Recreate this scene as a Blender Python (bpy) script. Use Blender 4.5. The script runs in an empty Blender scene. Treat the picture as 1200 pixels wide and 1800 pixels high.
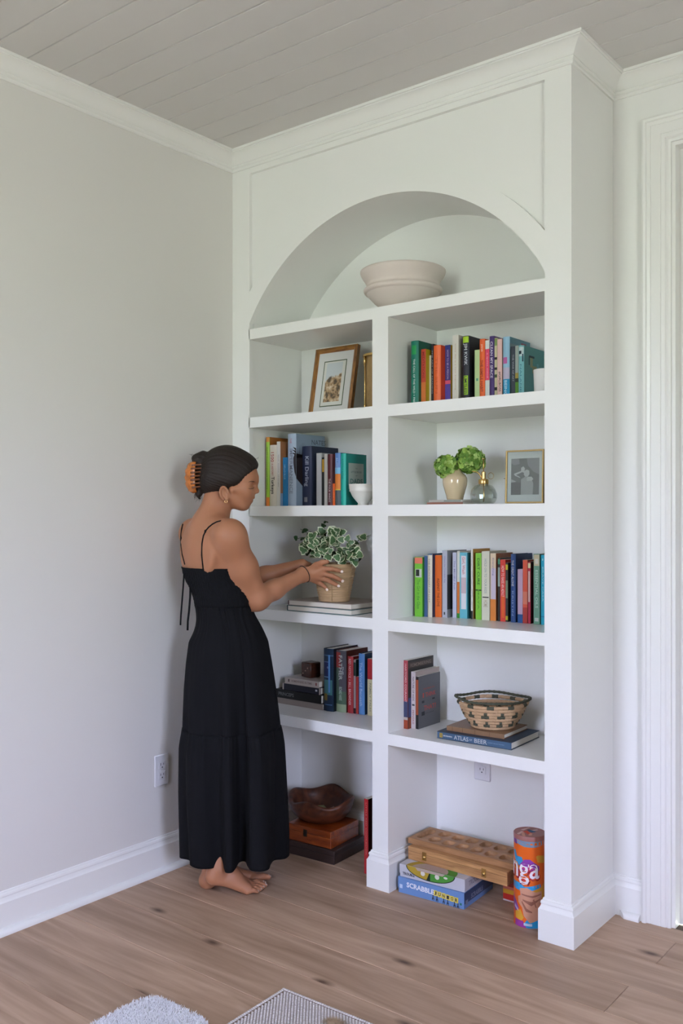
import bpy, math, random
import numpy as np
from mathutils import Vector, Matrix

S = bpy.context.scene
COL = S.collection
R = math.radians
# ------------------------------------------------------------------ camera
F_PX, V_H, YAW, CX, CY, CZ = 1622.07, 908.54, 0.6691, 2.7435, -2.7364, 1.36
CA, SA = math.cos(YAW), math.sin(YAW)
cam = bpy.data.cameras.new('camera')
cam.sensor_fit = 'VERTICAL'; cam.sensor_height = 36.0; cam.sensor_width = 24.0
cam.lens = F_PX * 36.0 / 1800.0
cam.shift_y = (V_H - 900.0) / 1800.0
cam.clip_start = 0.05; cam.clip_end = 100
cam_o = bpy.data.objects.new('camera', cam); COL.objects.link(cam_o)
cam_o.location = (CX, CY, CZ); cam_o.rotation_euler = (R(90), 0, YAW)
S.camera = cam_o
# ------------------------------------------------------------------ view, world, daylight
S.view_settings.view_transform = 'Standard'; S.view_settings.look = 'None'
S.view_settings.gamma = 1.0; S.view_settings.use_curve_mapping = False
S.view_settings.exposure = 0.32
S.cycles.max_bounces = 10; S.cycles.diffuse_bounces = 6; S.cycles.glossy_bounces = 4
S.cycles.transmission_bounces = 6; S.cycles.transparent_max_bounces = 6
S.cycles.sample_clamp_indirect = 6.0
S.cycles.caustics_reflective = False; S.cycles.caustics_refractive = False
S.cycles.use_denoising = True
try: S.cycles.denoiser = 'OPENIMAGEDENOISE'
except Exception: pass

world = bpy.data.worlds.new('daylight'); S.world = world; world.use_nodes = True
nt = world.node_tree; nt.nodes.clear()
tc = nt.nodes.new('ShaderNodeTexCoord'); sp = nt.nodes.new('ShaderNodeSeparateXYZ')
mp = nt.nodes.new('ShaderNodeMapRange'); rp = nt.nodes.new('ShaderNodeValToRGB')
bg = nt.nodes.new('ShaderNodeBackground'); wo = nt.nodes.new('ShaderNodeOutputWorld')
nt.links.new(tc.outputs['Generated'], sp.inputs[0]); nt.links.new(sp.outputs['Z'], mp.inputs['Value'])
mp.inputs['From Min'].default_value = -1; mp.inputs['From Max'].default_value = 1
nt.links.new(mp.outputs[0], rp.inputs[0]); nt.links.new(rp.outputs[0], bg.inputs[0]); nt.links.new(bg.outputs[0], wo.inputs[0])
cr = rp.color_ramp
# lawn below the horizon, trees at it, pale overcast sky above
stops = [(0.0, (0.36, 0.375, 0.36)), (0.47, (0.47, 0.52, 0.45)), (0.50, (0.42, 0.52, 0.45)), (0.535, (0.55, 0.64, 0.62)), (0.57, (0.76, 0.82, 1.16)), (1.0, (0.70, 0.78, 1.20))]
while len(cr.elements) < len(stops): cr.elements.new(0.5)
for e, (p, c) in zip(cr.elements, stops): e.position = p; e.color = (*c, 1)
bg.inputs[1].default_value = 25.0

def area(name, loc, rot, sx, sy, power, color, portal=False):
    l = bpy.data.lights.new(name, 'AREA'); l.shape = 'RECTANGLE'; l.size = sx; l.size_y = sy
    l.energy = power; l.color = color
    if portal: l.cycles.is_portal = True
    o = bpy.data.objects.new(name, l); COL.objects.link(o); o.location = loc; o.rotation_euler = rot
    return o
# windows of the room (behind the camera): x0, x1, z0, z1 in the wall y = YB
XR, YB = 4.6, -4.4
WINS = [(0.70, 1.46, 0.90, 2.68)]
WINR = [(-3.0, -2.0, 0.80, 2.35)]   # in the wall x = XR: y0, y1, z0, z1
for (y0, y1, z0, z1) in WINR:
    area('window_portal', (XR+0.02, (y0+y1)/2, (z0+z1)/2), (R(90), 0, R(90)), y1-y0, z1-z0, 1, (1, 1, 1), True)
for i, (x0, x1, z0, z1) in enumerate(WINS):
    area('window_portal', ((x0+x1)/2, YB-0.02, (z0+z1)/2), (R(90), 0, R(180)), x1-x0, z1-z0, 1, (1, 1, 1), True)

# ------------------------------------------------------------------ geometry of the place (metres)
XA, XB, XC, XD, XW = 0.0985, 0.7242, 0.7952, 1.4126, 1.5049
DW, DI = 0.3374, 0.3300           # wall behind, inside back of the bookcase
H, ZCB, P = 2.8632, 2.7904, 0.0587
HB, Q = 0.1359, 0.0152
SHELF = [(2.1292, 2.0875), (1.7674, 1.7256), (1.4037, 1.3628), (0.9866, 0.9445), (0.5724, 0.5305)]
ARX, ARZ, AR1, AR2 = 0.7555, 1.777, 0.758, 0.829

def ray(u, v):
    r = (u-600)/F_PX; h = (V_H-v)/F_PX
    return r*CA-SA, r*SA+CA, h
def on_y(u, v, y):
    d = ray(u, v); t = (y-CY)/d[1]; return CX+t*d[0], CZ+t*d[2]      # x, z
def on_z(u, v, z):
    d = ray(u, v); t = (z-CZ)/d[2]; return CX+t*d[0], CY+t*d[1]

# ------------------------------------------------------------------ materials
def lin(c):
    if isinstance(c, str):
        c = [int(c[i:i+2], 16)/255 for i in (0, 2, 4)]
        return tuple(x/12.92 if x <= 0.04045 else ((x+0.055)/1.055)**2.4 for x in c)
    return tuple(c)
MATS = {}
def mat(key, color, rough=0.5, metal=0.0, bump=0.0, bscale=60, var=0.0, vscale=8, stretch=(1, 1, 1), coat=0.0, trans=0.0, ior=1.45, sss=0.0, spec=0.5):
    if key in MATS: return MATS[key]
    m = bpy.data.materials.new(key); m.use_nodes = True; n = m.node_tree; b = n.nodes['Principled BSDF']
    c = lin(color)
    b.inputs['Base Color'].default_value = (*c, 1); b.inputs['Roughness'].default_value = rough
    b.inputs['Metallic'].default_value = metal; b.inputs['Coat Weight'].default_value = coat
    b.inputs['Transmission Weight'].default_value = trans; b.inputs['IOR'].default_value = ior
    b.inputs['Specular IOR Level'].default_value = spec
    if sss: b.inputs['Subsurface Weight'].default_value = sss; b.inputs['Subsurface Radius'].default_value = (0.012, 0.005, 0.003); b.inputs['Subsurface Scale'].default_value = 1.0
    if bump or var:
        t = n.nodes.new('ShaderNodeTexCoord'); mpn = n.nodes.new('ShaderNodeMapping'); mpn.inputs['Scale'].default_value = stretch
        n.links.new(t.outputs['Object'], mpn.inputs[0])
    if bump:
        no = n.nodes.new('ShaderNodeTexNoise'); no.inputs['Scale'].default_value = bscale; no.inputs['Detail'].default_value = 3
        bu = n.nodes.new('ShaderNodeBump'); bu.inputs['Strength'].default_value = bump; bu.inputs['Distance'].default_value = 0.004
        n.links.new(mpn.outputs[0], no.inputs[0]); n.links.new(no.outputs[0], bu.inputs['Height']); n.links.new(bu.outputs[0], b.inputs['Normal'])
    if var:
        no = n.nodes.new('ShaderNodeTexNoise'); no.inputs['Scale'].default_value = vscale; no.inputs['Detail'].default_value = 4
        n.links.new(mpn.outputs[0], no.inputs[0])
        mx = n.nodes.new('ShaderNodeMix'); mx.data_type = 'RGBA'
        mx.inputs[6].default_value = (*[x*(1-var) for x in c], 1); mx.inputs[7].default_value = (*[min(1, x*(1+var)) for x in c], 1)
        n.links.new(no.outputs[0], mx.inputs[0]); n.links.new(mx.outputs[2], b.inputs['Base Color'])
    MATS[key] = m; return m
def cm(hexc, rough=0.5):
    k = 'ink_'+hexc+('' if rough == 0.5 else str(rough))
    return MATS.get(k) or mat(k, tuple(x*0.86 for x in lin(hexc)), rough, spec=0.35)

M_TRIM = mat('white_trim_paint', (0.80, 0.80, 0.775), 0.30, bump=0.02, bscale=25)
M_SHELF = mat('white_cabinet_paint', (0.80, 0.805, 0.78), 0.26, bump=0.015, bscale=20)
M_WALL = mat('warm_grey_wall_paint', (0.70, 0.685, 0.655), 0.65, bump=0.03, bscale=120)
M_WALLF = mat('beige_wall_paint', (0.46, 0.44, 0.41), 0.6)
M_WALLB = mat('white_wall_paint', (0.78, 0.78, 0.755), 0.55, bump=0.03, bscale=120)
M_PAGES = mat('book_pages', (0.72, 0.68, 0.60), 0.85, bump=0.5, bscale=400, stretch=(1, 1, 1))
M_BRASS = mat('brass', (0.62, 0.42, 0.16), 0.25, metal=1.0)
M_GLASS = mat('clear_glass', (0.95, 0.98, 0.97), 0.03, trans=1.0, ior=1.45)

def thin_glass():
    m = bpy.data.materials.new('thin_clear_glass'); m.use_nodes = True; n = m.node_tree; n.nodes.clear(); L = n.links.new
    o = n.nodes.new('ShaderNodeOutputMaterial'); mx = n.nodes.new('ShaderNodeMixShader'); tr = n.nodes.new('ShaderNodeBsdfTransparent'); gl = n.nodes.new('ShaderNodeBsdfGlossy'); lw = n.nodes.new('ShaderNodeLayerWeight')
    tr.inputs[0].default_value = (0.93, 0.96, 0.95, 1); gl.inputs['Roughness'].default_value = 0.04; lw.inputs[0].default_value = 0.42
    ma = n.nodes.new('ShaderNodeMath'); ma.operation = 'MULTIPLY_ADD'; ma.inputs[1].default_value = 0.55; ma.inputs[2].default_value = 0.04
    L(lw.outputs['Facing'], ma.inputs[0]); L(ma.outputs[0], mx.inputs[0]); L(tr.outputs[0], mx.inputs[1]); L(gl.outputs[0], mx.inputs[2]); L(mx.outputs[0], o.inputs[0]); return m
M_GLASS = thin_glass()

def wood_floor():
    m = bpy.data.materials.new('pale_oak_planks'); m.use_nodes = True; n = m.node_tree; L = n.links.new; b = n.nodes['Principled BSDF']
    t = n.nodes.new('ShaderNodeTexCoord'); oi = n.nodes.new('ShaderNodeObjectInfo')
    mul = n.nodes.new('ShaderNodeVectorMath'); mul.operation = 'SCALE'; mul.inputs['Scale'].default_value = 37.0
    comb = n.nodes.new('ShaderNodeCombineXYZ'); L(oi.outputs['Random'], comb.inputs[0]); L(oi.outputs['Random'], comb.inputs[1])
    L(comb.outputs[0], mul.inputs[0])
    add = n.nodes.new('ShaderNodeVectorMath'); L(t.outputs['Object'], add.inputs[0]); L(mul.outputs[0], add.inputs[1])
    mp1 = n.nodes.new('ShaderNodeMapping'); mp1.inputs['Scale'].default_value = (0.7, 6.5, 1); L(add.outputs[0], mp1.inputs[0])
    n1 = n.nodes.new('ShaderNodeTexNoise'); n1.inputs['Scale'].default_value = 2.2; n1.inputs['Detail'].default_value = 7; n1.inputs['Distortion'].default_value = 1.2; L(mp1.outputs[0], n1.inputs[0])
    r1 = n.nodes.new('ShaderNodeValToRGB'); L(n1.outputs[0], r1.inputs[0])
    r1.color_ramp.elements[0].position = 0.30; r1.color_ramp.elements[0].color = (0.315, 0.200, 0.128, 1)
    r1.color_ramp.elements[1].position = 0.68; r1.color_ramp.elements[1].color = (0.500, 0.345, 0.240, 1)
    # streaks
    mp2 = n.nodes.new('ShaderNodeMapping'); mp2.inputs['Scale'].default_value = (1.6, 42, 1); L(add.outputs[0], mp2.inputs[0])
    n2 = n.nodes.new('ShaderNodeTexNoise'); n2.inputs['Scale'].default_value = 1.5; n2.inputs['Detail'].default_value = 5; L(mp2.outputs[0], n2.inputs[0])
    r2 = n.nodes.new('ShaderNodeValToRGB'); L(n2.outputs[0], r2.inputs[0]); r2.color_ramp.elements[0].position = 0.35; r2.color_ramp.elements[0].color = (0.90, 0.89, 0.88, 1); r2.color_ramp.elements[1].position = 0.62; r2.color_ramp.elements[1].color = (1, 1, 1, 1)
    mx = n.nodes.new('ShaderNodeMix'); mx.data_type = 'RGBA'; mx.blend_type = 'MULTIPLY'; mx.inputs[0].default_value = 1; L(r1.outputs[0], mx.inputs[6]); L(r2.outputs[0], mx.inputs[7])
    # knots: sparse dark eyes stretched along the grain
    mp3 = n.nodes.new('ShaderNodeMapping'); mp3.inputs['Scale'].default_value = (2.6, 6.5, 1); L(add.outputs[0], mp3.inputs[0])
    n3b = n.nodes.new('ShaderNodeTexNoise'); n3b.inputs['Scale'].default_value = 6; L(add.outputs[0], n3b.inputs[0])
    ad3 = n.nodes.new('ShaderNodeMix'); ad3.data_type = 'VECTOR'; ad3.inputs[0].default_value = 0.10; L(mp3.outputs[0], ad3.inputs[4]); L(n3b.outputs['Color'], ad3.inputs[5])
    vo = n.nodes.new('ShaderNodeTexVoronoi'); vo.voronoi_dimensions = '2D'; vo.inputs['Scale'].default_value = 1.0; vo.inputs['Randomness'].default_value = 1.0; L(ad3.outputs[1], vo.inputs[0])
    r3 = n.nodes.new('ShaderNodeValToRGB'); L(vo.outputs['Distance'], r3.inputs[0])
    r3.color_ramp.elements[0].position = 0.02; r3.color_ramp.elements[0].color = (0.22, 0.17, 0.14, 1); r3.color_ramp.elements[1].position = 0.115; r3.color_ramp.elements[1].color = (1, 1, 1, 1)
    # only some cells carry a knot
    gt = n.nodes.new('ShaderNodeSeparateColor'); L(vo.outputs['Color'], gt.inputs[0])
    th = n.nodes.new('ShaderNodeMath'); th.operation = 'GREATER_THAN'; th.inputs[1].default_value = 0.62; L(gt.outputs[0], th.inputs[0])
    mx2 = n.nodes.new('ShaderNodeMix'); mx2.data_type = 'RGBA'; mx2.blend_type = 'MULTIPLY'; L(th.outputs[0], mx2.inputs[0]); L(mx.outputs[2], mx2.inputs[6]); L(r3.outputs[0], mx2.inputs[7])
    # plank tone
    mr = n.nodes.new('ShaderNodeMapRange'); L(oi.outputs['Random'], mr.inputs[0]); mr.inputs[3].default_value = 0.90; mr.inputs[4].default_value = 1.08
    hs = n.nodes.new('ShaderNodeHueSaturation'); L(mr.outputs[0], hs.inputs['Value']); L(mx2.outputs[2], hs.inputs['Color'])
    L(hs.outputs[0], b.inputs['Base Color']); b.inputs['Roughness'].default_value = 0.48; b.inputs['Specular IOR Level'].default_value = 0.4
    bu = n.nodes.new('ShaderNodeBump'); bu.inputs['Strength'].default_value = 0.10; bu.inputs['Distance'].default_value = 0.002; L(n2.outputs[0], bu.inputs['Height']); L(bu.outputs[0], b.inputs['Normal'])
    return m
def wood(key, c1, c2, rough=0.45, scale=(3, 30, 30), coat=0.0):
    if key in MATS: return MATS[key]
    m = bpy.data.materials.new(key); m.use_nodes = True; n = m.node_tree; L = n.links.new; b = n.nodes['Principled BSDF']
    t = n.nodes.new('ShaderNodeTexCoord'); mp1 = n.nodes.new('ShaderNodeMapping'); mp1.inputs['Scale'].default_value = scale; L(t.outputs['Object'], mp1.inputs[0])
    n1 = n.nodes.new('ShaderNodeTexNoise'); n1.inputs['Scale'].default_value = 3; n1.inputs['Detail'].default_value = 6; n1.inputs['Distortion'].default_value = 0.8; L(mp1.outputs[0], n1.inputs[0])
    r1 = n.nodes.new('ShaderNodeValToRGB'); L(n1.outputs[0], r1.inputs[0])
    r1.color_ramp.elements[0].position = 0.32; r1.color_ramp.elements[0].color = (*lin(c1), 1); r1.color_ramp.elements[1].position = 0.68; r1.color_ramp.elements[1].color = (*lin(c2), 1)
    L(r1.outputs[0], b.inputs['Base Color']); b.inputs['Roughness'].default_value = rough; b.inputs['Coat Weight'].default_value = coat
    MATS[key] = m; return m

# ------------------------------------------------------------------ mesh builder
class MB:
    def __init__(s): s.v = []; s.f = []; s.m = []
    def add(s, vs, fs, mi=0):
        o = len(s.v); s.v += [tuple(p) for p in vs]; s.f += [tuple(i+o for i in f) for f in fs]; s.m += [mi]*len(fs); return s
    def box(s, x0, x1, y0, y1, z0, z1, mi=0):
        v = [(x, y, z) for x in (x0, x1) for y in (y0, y1) for z in (z0, z1)]
        return s.add(v, [(0, 1, 3, 2), (4, 6, 7, 5), (0, 4, 5, 1), (2, 3, 7, 6), (0, 2, 6, 4), (1, 5, 7, 3)], mi)
    def bbox(s, x0, x1, y0, y1, z0, z1, b=0.002, mi=0):
        X = [(x0, x0+b), (x1, x1-b)]; Y = [(y0, y0+b), (y1, y1-b)]; Z = [(z0, z0+b), (z1, z1-b)]
        v = []; idx = {}
        for i in (0, 1):
            for j in (0, 1):
                for k in (0, 1):
                    for a in range(3):
                        idx[i, j, k, a] = len(v)
                        v.append((X[i][a != 0], Y[j][a != 1], Z[k][a != 2]))
        f = []
        def q(a, b2, c, d): f.append((a, b2, c, d))
        for i in (0, 1):
            o = 1 if i else -1
            L1 = [idx[i, 0, 0, 0], idx[i, 1, 0, 0], idx[i, 1, 1, 0], idx[i, 0, 1, 0]]; q(*(L1 if i else L1[::-1]))
            L2 = [idx[0, i, 0, 1], idx[0, i, 1, 1], idx[1, i, 1, 1], idx[1, i, 0, 1]]; q(*(L2 if i else L2[::-1]))
            L3 = [idx[0, 0, i, 2], idx[1, 0, i, 2], idx[1, 1, i, 2], idx[0, 1, i, 2]]; q(*(L3 if i else L3[::-1]))
        for i in (0, 1):
            for j in (0, 1):
                e = [idx[i, j, 0, 0], idx[i, j, 1, 0], idx[i, j, 1, 1], idx[i, j, 0, 1]]; q(*(e if (i+j) % 2 else e[::-1]))
                e = [idx[i, 0, j, 0], idx[i, 1, j, 0], idx[i, 1, j, 2], idx[i, 0, j, 2]]; q(*(e[::-1] if (i+j) % 2 else e))
                e = [idx[0, i, j, 1], idx[1, i, j, 1], idx[1, i, j, 2], idx[0, i, j, 2]]; q(*(e if (i+j) % 2 else e[::-1]))
        for i in (0, 1):
            for j in (0, 1):
                for k in (0, 1):
                    t = (idx[i, j, k, 0], idx[i, j, k, 1], idx[i, j, k, 2]); f.append(t if (i+j+k) % 2 else t[::-1])
        return s.add(v, f, mi)
    def lathe(s, prof, seg=32, c=(0, 0), mi=0, wob=None):
        v = []
        for (r, z) in prof:
            for k in range(seg):
                a = 2*math.pi*k/seg; rr = r*(1+(wob(a, z) if wob else 0))
                v.append((c[0]+rr*math.cos(a), c[1]+rr*math.sin(a), z))
        f = []
        for i in range(len(prof)-1):
            for k in range(seg):
                k2 = (k+1) % seg; f.append((i*seg+k, i*seg+k2, (i+1)*seg+k2, (i+1)*seg+k))
        return s.add(v, f, mi)
    def disc(s, r, z, seg=32, c=(0, 0), up=True, mi=0):
        v = [(c[0]+r*math.cos(2*math.pi*k/seg), c[1]+r*math.sin(2*math.pi*k/seg), z) for k in range(seg)]
        f = tuple(range(seg)); return s.add(v, [f if up else f[::-1]], mi)
    def tube(s, pts, rad, seg=8, mi=0, closed=False, flat=None):
        P_ = [Vector(p) for p in pts]; n = len(P_); rads = rad if hasattr(rad, '__len__') else [rad]*n
        v = []; prev = None
        for i in range(n):
            if closed: t = (P_[(i+1) % n]-P_[i-1])
            else: t = P_[min(i+1, n-1)]-P_[max(i-1, 0)]
            t = t.normalized() if t.length > 1e-9 else Vector((0, 0, 1))
            if prev is None:
                a = Vector((0, 0, 1)) if abs(t.z) < 0.9 else Vector((1, 0, 0)); nrm = t.cross(a).normalized()
            else: nrm = (prev - t*prev.dot(t)).normalized()
            prev = nrm; bn = t.cross(nrm)
            fx, fy = flat if flat else (1, 1)
            for k in range(seg):
                a = 2*math.pi*k/seg; v.append(P_[i]+nrm*math.cos(a)*rads[i]*fx+bn*math.sin(a)*rads[i]*fy)
        f = []
        for i in range(n if closed else n-1):
            j = (i+1) % n
            for k in range(seg):
                k2 = (k+1) % seg; f.append((i*seg+k, i*seg+k2, j*seg+k2, j*seg+k))
        if not closed: f.append(tuple(range(seg))[::-1]); f.append(tuple((n-1)*seg+k for k in range(seg)))
        return s.add(v, f, mi)
    def ball(s, c, r, seg=12, rings=8, mi=0, rx=1, ry=1, rz=1):
        v = [(c[0], c[1], c[2]-r*rz)]
        for i in range(1, rings):
            p = math.pi*i/rings
            for k in range(seg):
                a = 2*math.pi*k/seg; v.append((c[0]+r*rx*math.sin(p)*math.cos(a), c[1]+r*ry*math.sin(p)*math.sin(a), c[2]-r*rz*math.cos(p)))
        v.append((c[0], c[1], c[2]+r*rz)); f = []
        for k in range(seg):
            k2 = (k+1) % seg; f.append((0, 1+k2, 1+k)); f.append((len(v)-1, 1+(rings-2)*seg+k, 1+(rings-2)*seg+k2))
            for i in range(rings-2): f.append((1+i*seg+k, 1+i*seg+k2, 1+(i+1)*seg+k2, 1+(i+1)*seg+k))
        return s.add(v, f, mi)
    def build(s, name, mats, parent=None, smooth=False, loc=None, rot=None, angle=None):
        me = bpy.data.meshes.new(name); me.from_pydata(s.v, [], s.f); me.validate(clean_customdata=False)
        ms = mats if isinstance(mats, (list, tuple)) else [mats]
        for m in ms: me.materials.append(m)
        if len(me.polygons) == len(s.m): me.polygons.foreach_set('material_index', s.m)
        if smooth: me.polygons.foreach_set('use_smooth', [True]*len(me.polygons))
        if angle is not None:
            me.polygons.foreach_set('use_smooth', [True]*len(me.polygons)); me.set_sharp_from_angle(angle=R(angle))
        me.update()
        return link(name, me, parent, loc, rot)
def link(name, me, parent=None, loc=None, rot=None):
    o = bpy.data.objects.new(name, me); COL.objects.link(o)
    if parent: o.parent = parent
    if loc: o.location = loc
    if rot: o.rotation_euler = rot
    return o
def thing(name, label, cat, loc=(0, 0, 0), rz=0.0, group=None, rot=None):
    o = bpy.data.objects.new(name, None); COL.objects.link(o); o.location = loc
    o.rotation_euler = rot if rot else (0, 0, rz); o.empty_display_size = 0.05
    o['label'] = label; o['category'] = cat
    if group: o['group'] = group
    return o
def struct(o): o['kind'] = 'structure'; return o
def box(name, x0, x1, y0, y1, z0, z1, m, parent=None, b=0.0):
    mb = MB(); (mb.bbox(x0, x1, y0, y1, z0, z1, b) if b else mb.box(x0, x1, y0, y1, z0, z1)); return mb.build(name, m, parent)
def holed_slab(name, a0, a1, z0, z1, holes, t0, t1, axis, m, parent=None):
    """Wall slab in the plane normal to axis ('x' or 'y') with rectangular holes."""
    us = sorted({a0, a1, *[h[0] for h in holes], *[h[1] for h in holes]}); zs = sorted({z0, z1, *[h[2] for h in holes], *[h[3] for h in holes]})
    mb = MB()
    for i in range(len(us)-1):
        for k in range(len(zs)-1):
            uc, zc = (us[i]+us[i+1])/2, (zs[k]+zs[k+1])/2
            if any(h[0] < uc < h[1] and h[2] < zc < h[3] for h in holes): continue
            if axis == 'y': mb.box(us[i], us[i+1], t0, t1, zs[k], zs[k+1])
            else: mb.box(t0, t1, us[i], us[i+1], zs[k], zs[k+1])
    return mb.build(name, m, parent)
def molding(path, prof, i0=0, i1=None):
    """Mitred run; prof = [(out, z)], out = to the right of travel."""
    n = len(path); i1 = n-1 if i1 is None else i1; offs = []
    for i in range(n):
        def nrm(a, b):
            d = (Vector(b)-Vector(a)).normalized(); return Vector((d.y, -d.x))
        if i == 0: m = nrm(path[0], path[1])
        elif i == n-1: m = nrm(path[-2], path[-1])
        else:
            n1, n2 = nrm(path[i-1], path[i]), nrm(path[i], path[i+1]); m = (n1+n2); m = m/(1+n1.dot(n2))
        offs.append(m)
    v = []; f = []; k = len(prof)
    for i in range(i0, i1+1):
        for (o, z) in prof: v.append((path[i][0]+offs[i].x*o, path[i][1]+offs[i].y*o, z))
    for s_ in range(i1-i0):
        for j in range(k):
            j2 = (j+1) % k; f.append((s_*k+j, (s_+1)*k+j, (s_+1)*k+j2, s_*k+j2))
    f.append(tuple(range(k))); f.append(tuple((i1-i0)*k+j for j in range(k))[::-1])
    mb = MB(); mb.add(v, f); return mb
# ---- lettering is flat print: collected here and made in one go at the end of the script
TEXTS = []
def text(s, parent, o, dx, dy, length, height, m, name='lettering', center=True, bold=0.0, keep=False, wrap=None):
    """o = anchor (centre or left baseline); dx, dy = reading and up directions; fits into length x height."""
    TEXTS.append((s, parent, Vector(o), Vector(dx), Vector(dy), length, height, m, name, center, bold, keep, wrap))
def make_texts():
    cache = {}
    for t in TEXTS:
        key = (t[0], t[10])
        if key not in cache:
            c = bpy.data.curves.new('lettering', 'FONT'); c.body = t[0]; c.resolution_u = 2; c.offset = t[10]; c.size = 1.0
            o = bpy.data.objects.new('lettering', c); COL.objects.link(o); cache[key] = o
    bpy.context.view_layer.update(); dg = bpy.context.evaluated_depsgraph_get()
    arr = {}
    for k, o in cache.items():
        me = bpy.data.meshes.new_from_object(o.evaluated_get(dg)); n = len(me.vertices); a = np.empty(n*3); me.vertices.foreach_get('co', a); a = a.reshape(-1, 3)
        arr[k] = (a, [tuple(p.vertices) for p in me.polygons])
        bpy.data.meshes.remove(me)
    for k, o in cache.items(): c = o.data; bpy.data.objects.remove(o); bpy.data.curves.remove(c)
    for (s, parent, o, dx, dy, length, height, m, name, center, bold, keep, wrap) in TEXTS:
        a, fs = arr[(s, bold)]
        if len(a) == 0: continue
        lo, hi = a.min(0), a.max(0); w, h = max(hi[0]-lo[0], 1e-4), max(hi[1]-lo[1], 1e-4)
        sx, sy = length/w, height/h
        if keep: sx = sy = min(sx, sy)
        cxy = ((lo+hi)/2 if center else lo)
        me = bpy.data.meshes.new(name)
        if wrap: vs = [Vector(wrap(float((p[0]-cxy[0])*sx), float((p[1]-cxy[1])*sy))) for p in a]
        else: vs = [o+dx*float((p[0]-cxy[0])*sx)+dy*float((p[1]-cxy[1])*sy) for p in a]
        me.from_pydata([tuple(p) for p in vs], [], fs); me.materials.append(m); me.update()
        link(name, me, parent)
# ================================================================== STRUCTURE
M_FLOOR = wood_floor()
M_SUB = mat('subfloor', (0.10, 0.07, 0.05), 0.9)
fl = struct(box('floor', -0.05, XR+0.05, YB-0.05, DW+0.05, -0.06, -0.004, M_SUB))
rng = random.Random(7)
ys = [-0.66-0.18*k for k in range(24)]; rows = sorted([y for y in ys if y > YB-0.1] + [-0.48, -0.30, -0.12, 0.06, 0.24, 0.42])
for i in range(len(rows)-1):
    y0, y1 = max(rows[i], YB), min(rows[i+1], DW)
    if y1-y0 < 0.01: continue
    x = 0.0; cuts = []
    if abs(rows[i]+0.30) < 1e-6: cuts = [1.736, 3.5]
    elif abs(rows[i]+0.48) < 1e-6: cuts = [2.6]
    elif abs(rows[i]+0.66) < 1e-6: cuts = [2.1, 4.0]
    else:
        c = rng.uniform(0.7, 2.2) if rows[i] < -0.7 or rows[i] > 0.0 else rng.uniform(2.0, 2.6)
        while c < XR: cuts.append(c); c += rng.uniform(1.6, 2.2)
    xs = [0.0]+cuts+[XR]
    for a, b in zip(xs, xs[1:]):
        if b-a < 0.05: continue
        mb = MB(); L_ = b-a; W_ = y1-y0
        mb.bbox(0.0006, L_-0.0006, 0.0006, W_-0.0006, -0.004-0.001, 0.0, 0.0012)
        mb.build('floor_plank', M_FLOOR, fl, loc=(a, y0, 0.0))
M_CEIL = mat('painted_ceiling_boards', (0.62, 0.60, 0.58), 0.5)
ce = struct(box('ceiling', -0.05, XR+0.05, YB-0.05, DW+0.05, H+0.012, H+0.06, mat('ceiling_gap', (0.05, 0.045, 0.04), 0.9)))
y = -0.04+0.12*3
first = None
yy = 0.199+0.12
while yy > YB:
    y0, y1 = max(yy-0.12, YB), min(yy, DW)
    if y1-y0 > 0.01:
        mb = MB(); w = y1-y0
        # board with eased edges along the V groove
        prof = [(0.0015, 0.012), (0.0015, 0.005), (0.0032, 0.0), (w-0.0032, 0.0), (w-0.0015, 0.005), (w-0.0015, 0.012)]
        v = [(x, p[0], p[1]) for x in (0.0, XR) for p in prof]; k = len(prof)
        f = [(j, (j+1) % k, k+(j+1) % k, k+j) for j in range(k)]+[tuple(range(k))[::-1], tuple(range(k, 2*k))]
        mb.add(v, f); mb.build('ceiling_board', M_CEIL, ce, loc=(0, y0, H))
    yy -= 0.12
struct(box('wall_left', -0.12, 0.0, YB-0.12, DW+0.12, -0.005, H+0.012, M_WALL))
DX0, DX1, DZ = 1.706, 2.62, 2.600
struct(holed_slab('wall_back', 0.0, XR, -0.005, H+0.012, [(DX0-0.001, DX1+0.001, -0.005, DZ+0.001)], DW, DW+0.14, 'y', M_WALLB))
struct(holed_slab('wall_front', 0.0, XR, -0.005, H+0.012, WINS, YB-0.14, YB, 'y', M_WALLF))
struct(holed_slab('wall_right', YB-0.12, DW+0.12, -0.005, H+0.012, WINR, XR, XR+0.12, 'x', M_WALLF))
for (y0, y1, z0, z1) in WINR:
    w = struct(MB().box(XR, XR+.12, y0, y0+.03, z0, z1).box(XR, XR+.12, y1-.03, y1, z0, z1).box(XR, XR+.12, y0, y1, z0, z0+.03).box(XR, XR+.12, y0, y1, z1-.03, z1).build('window_3', M_TRIM))
    yc, zc = (y0+y1)/2, (z0+z1)/2
    MB().box(XR+.06, XR+.09, yc-.015, yc+.015, z0+.03, z1-.03).box(XR+.06, XR+.09, y0+.03, y1-.03, zc-.015, zc+.015).build('muntin', M_TRIM, w)
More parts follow.
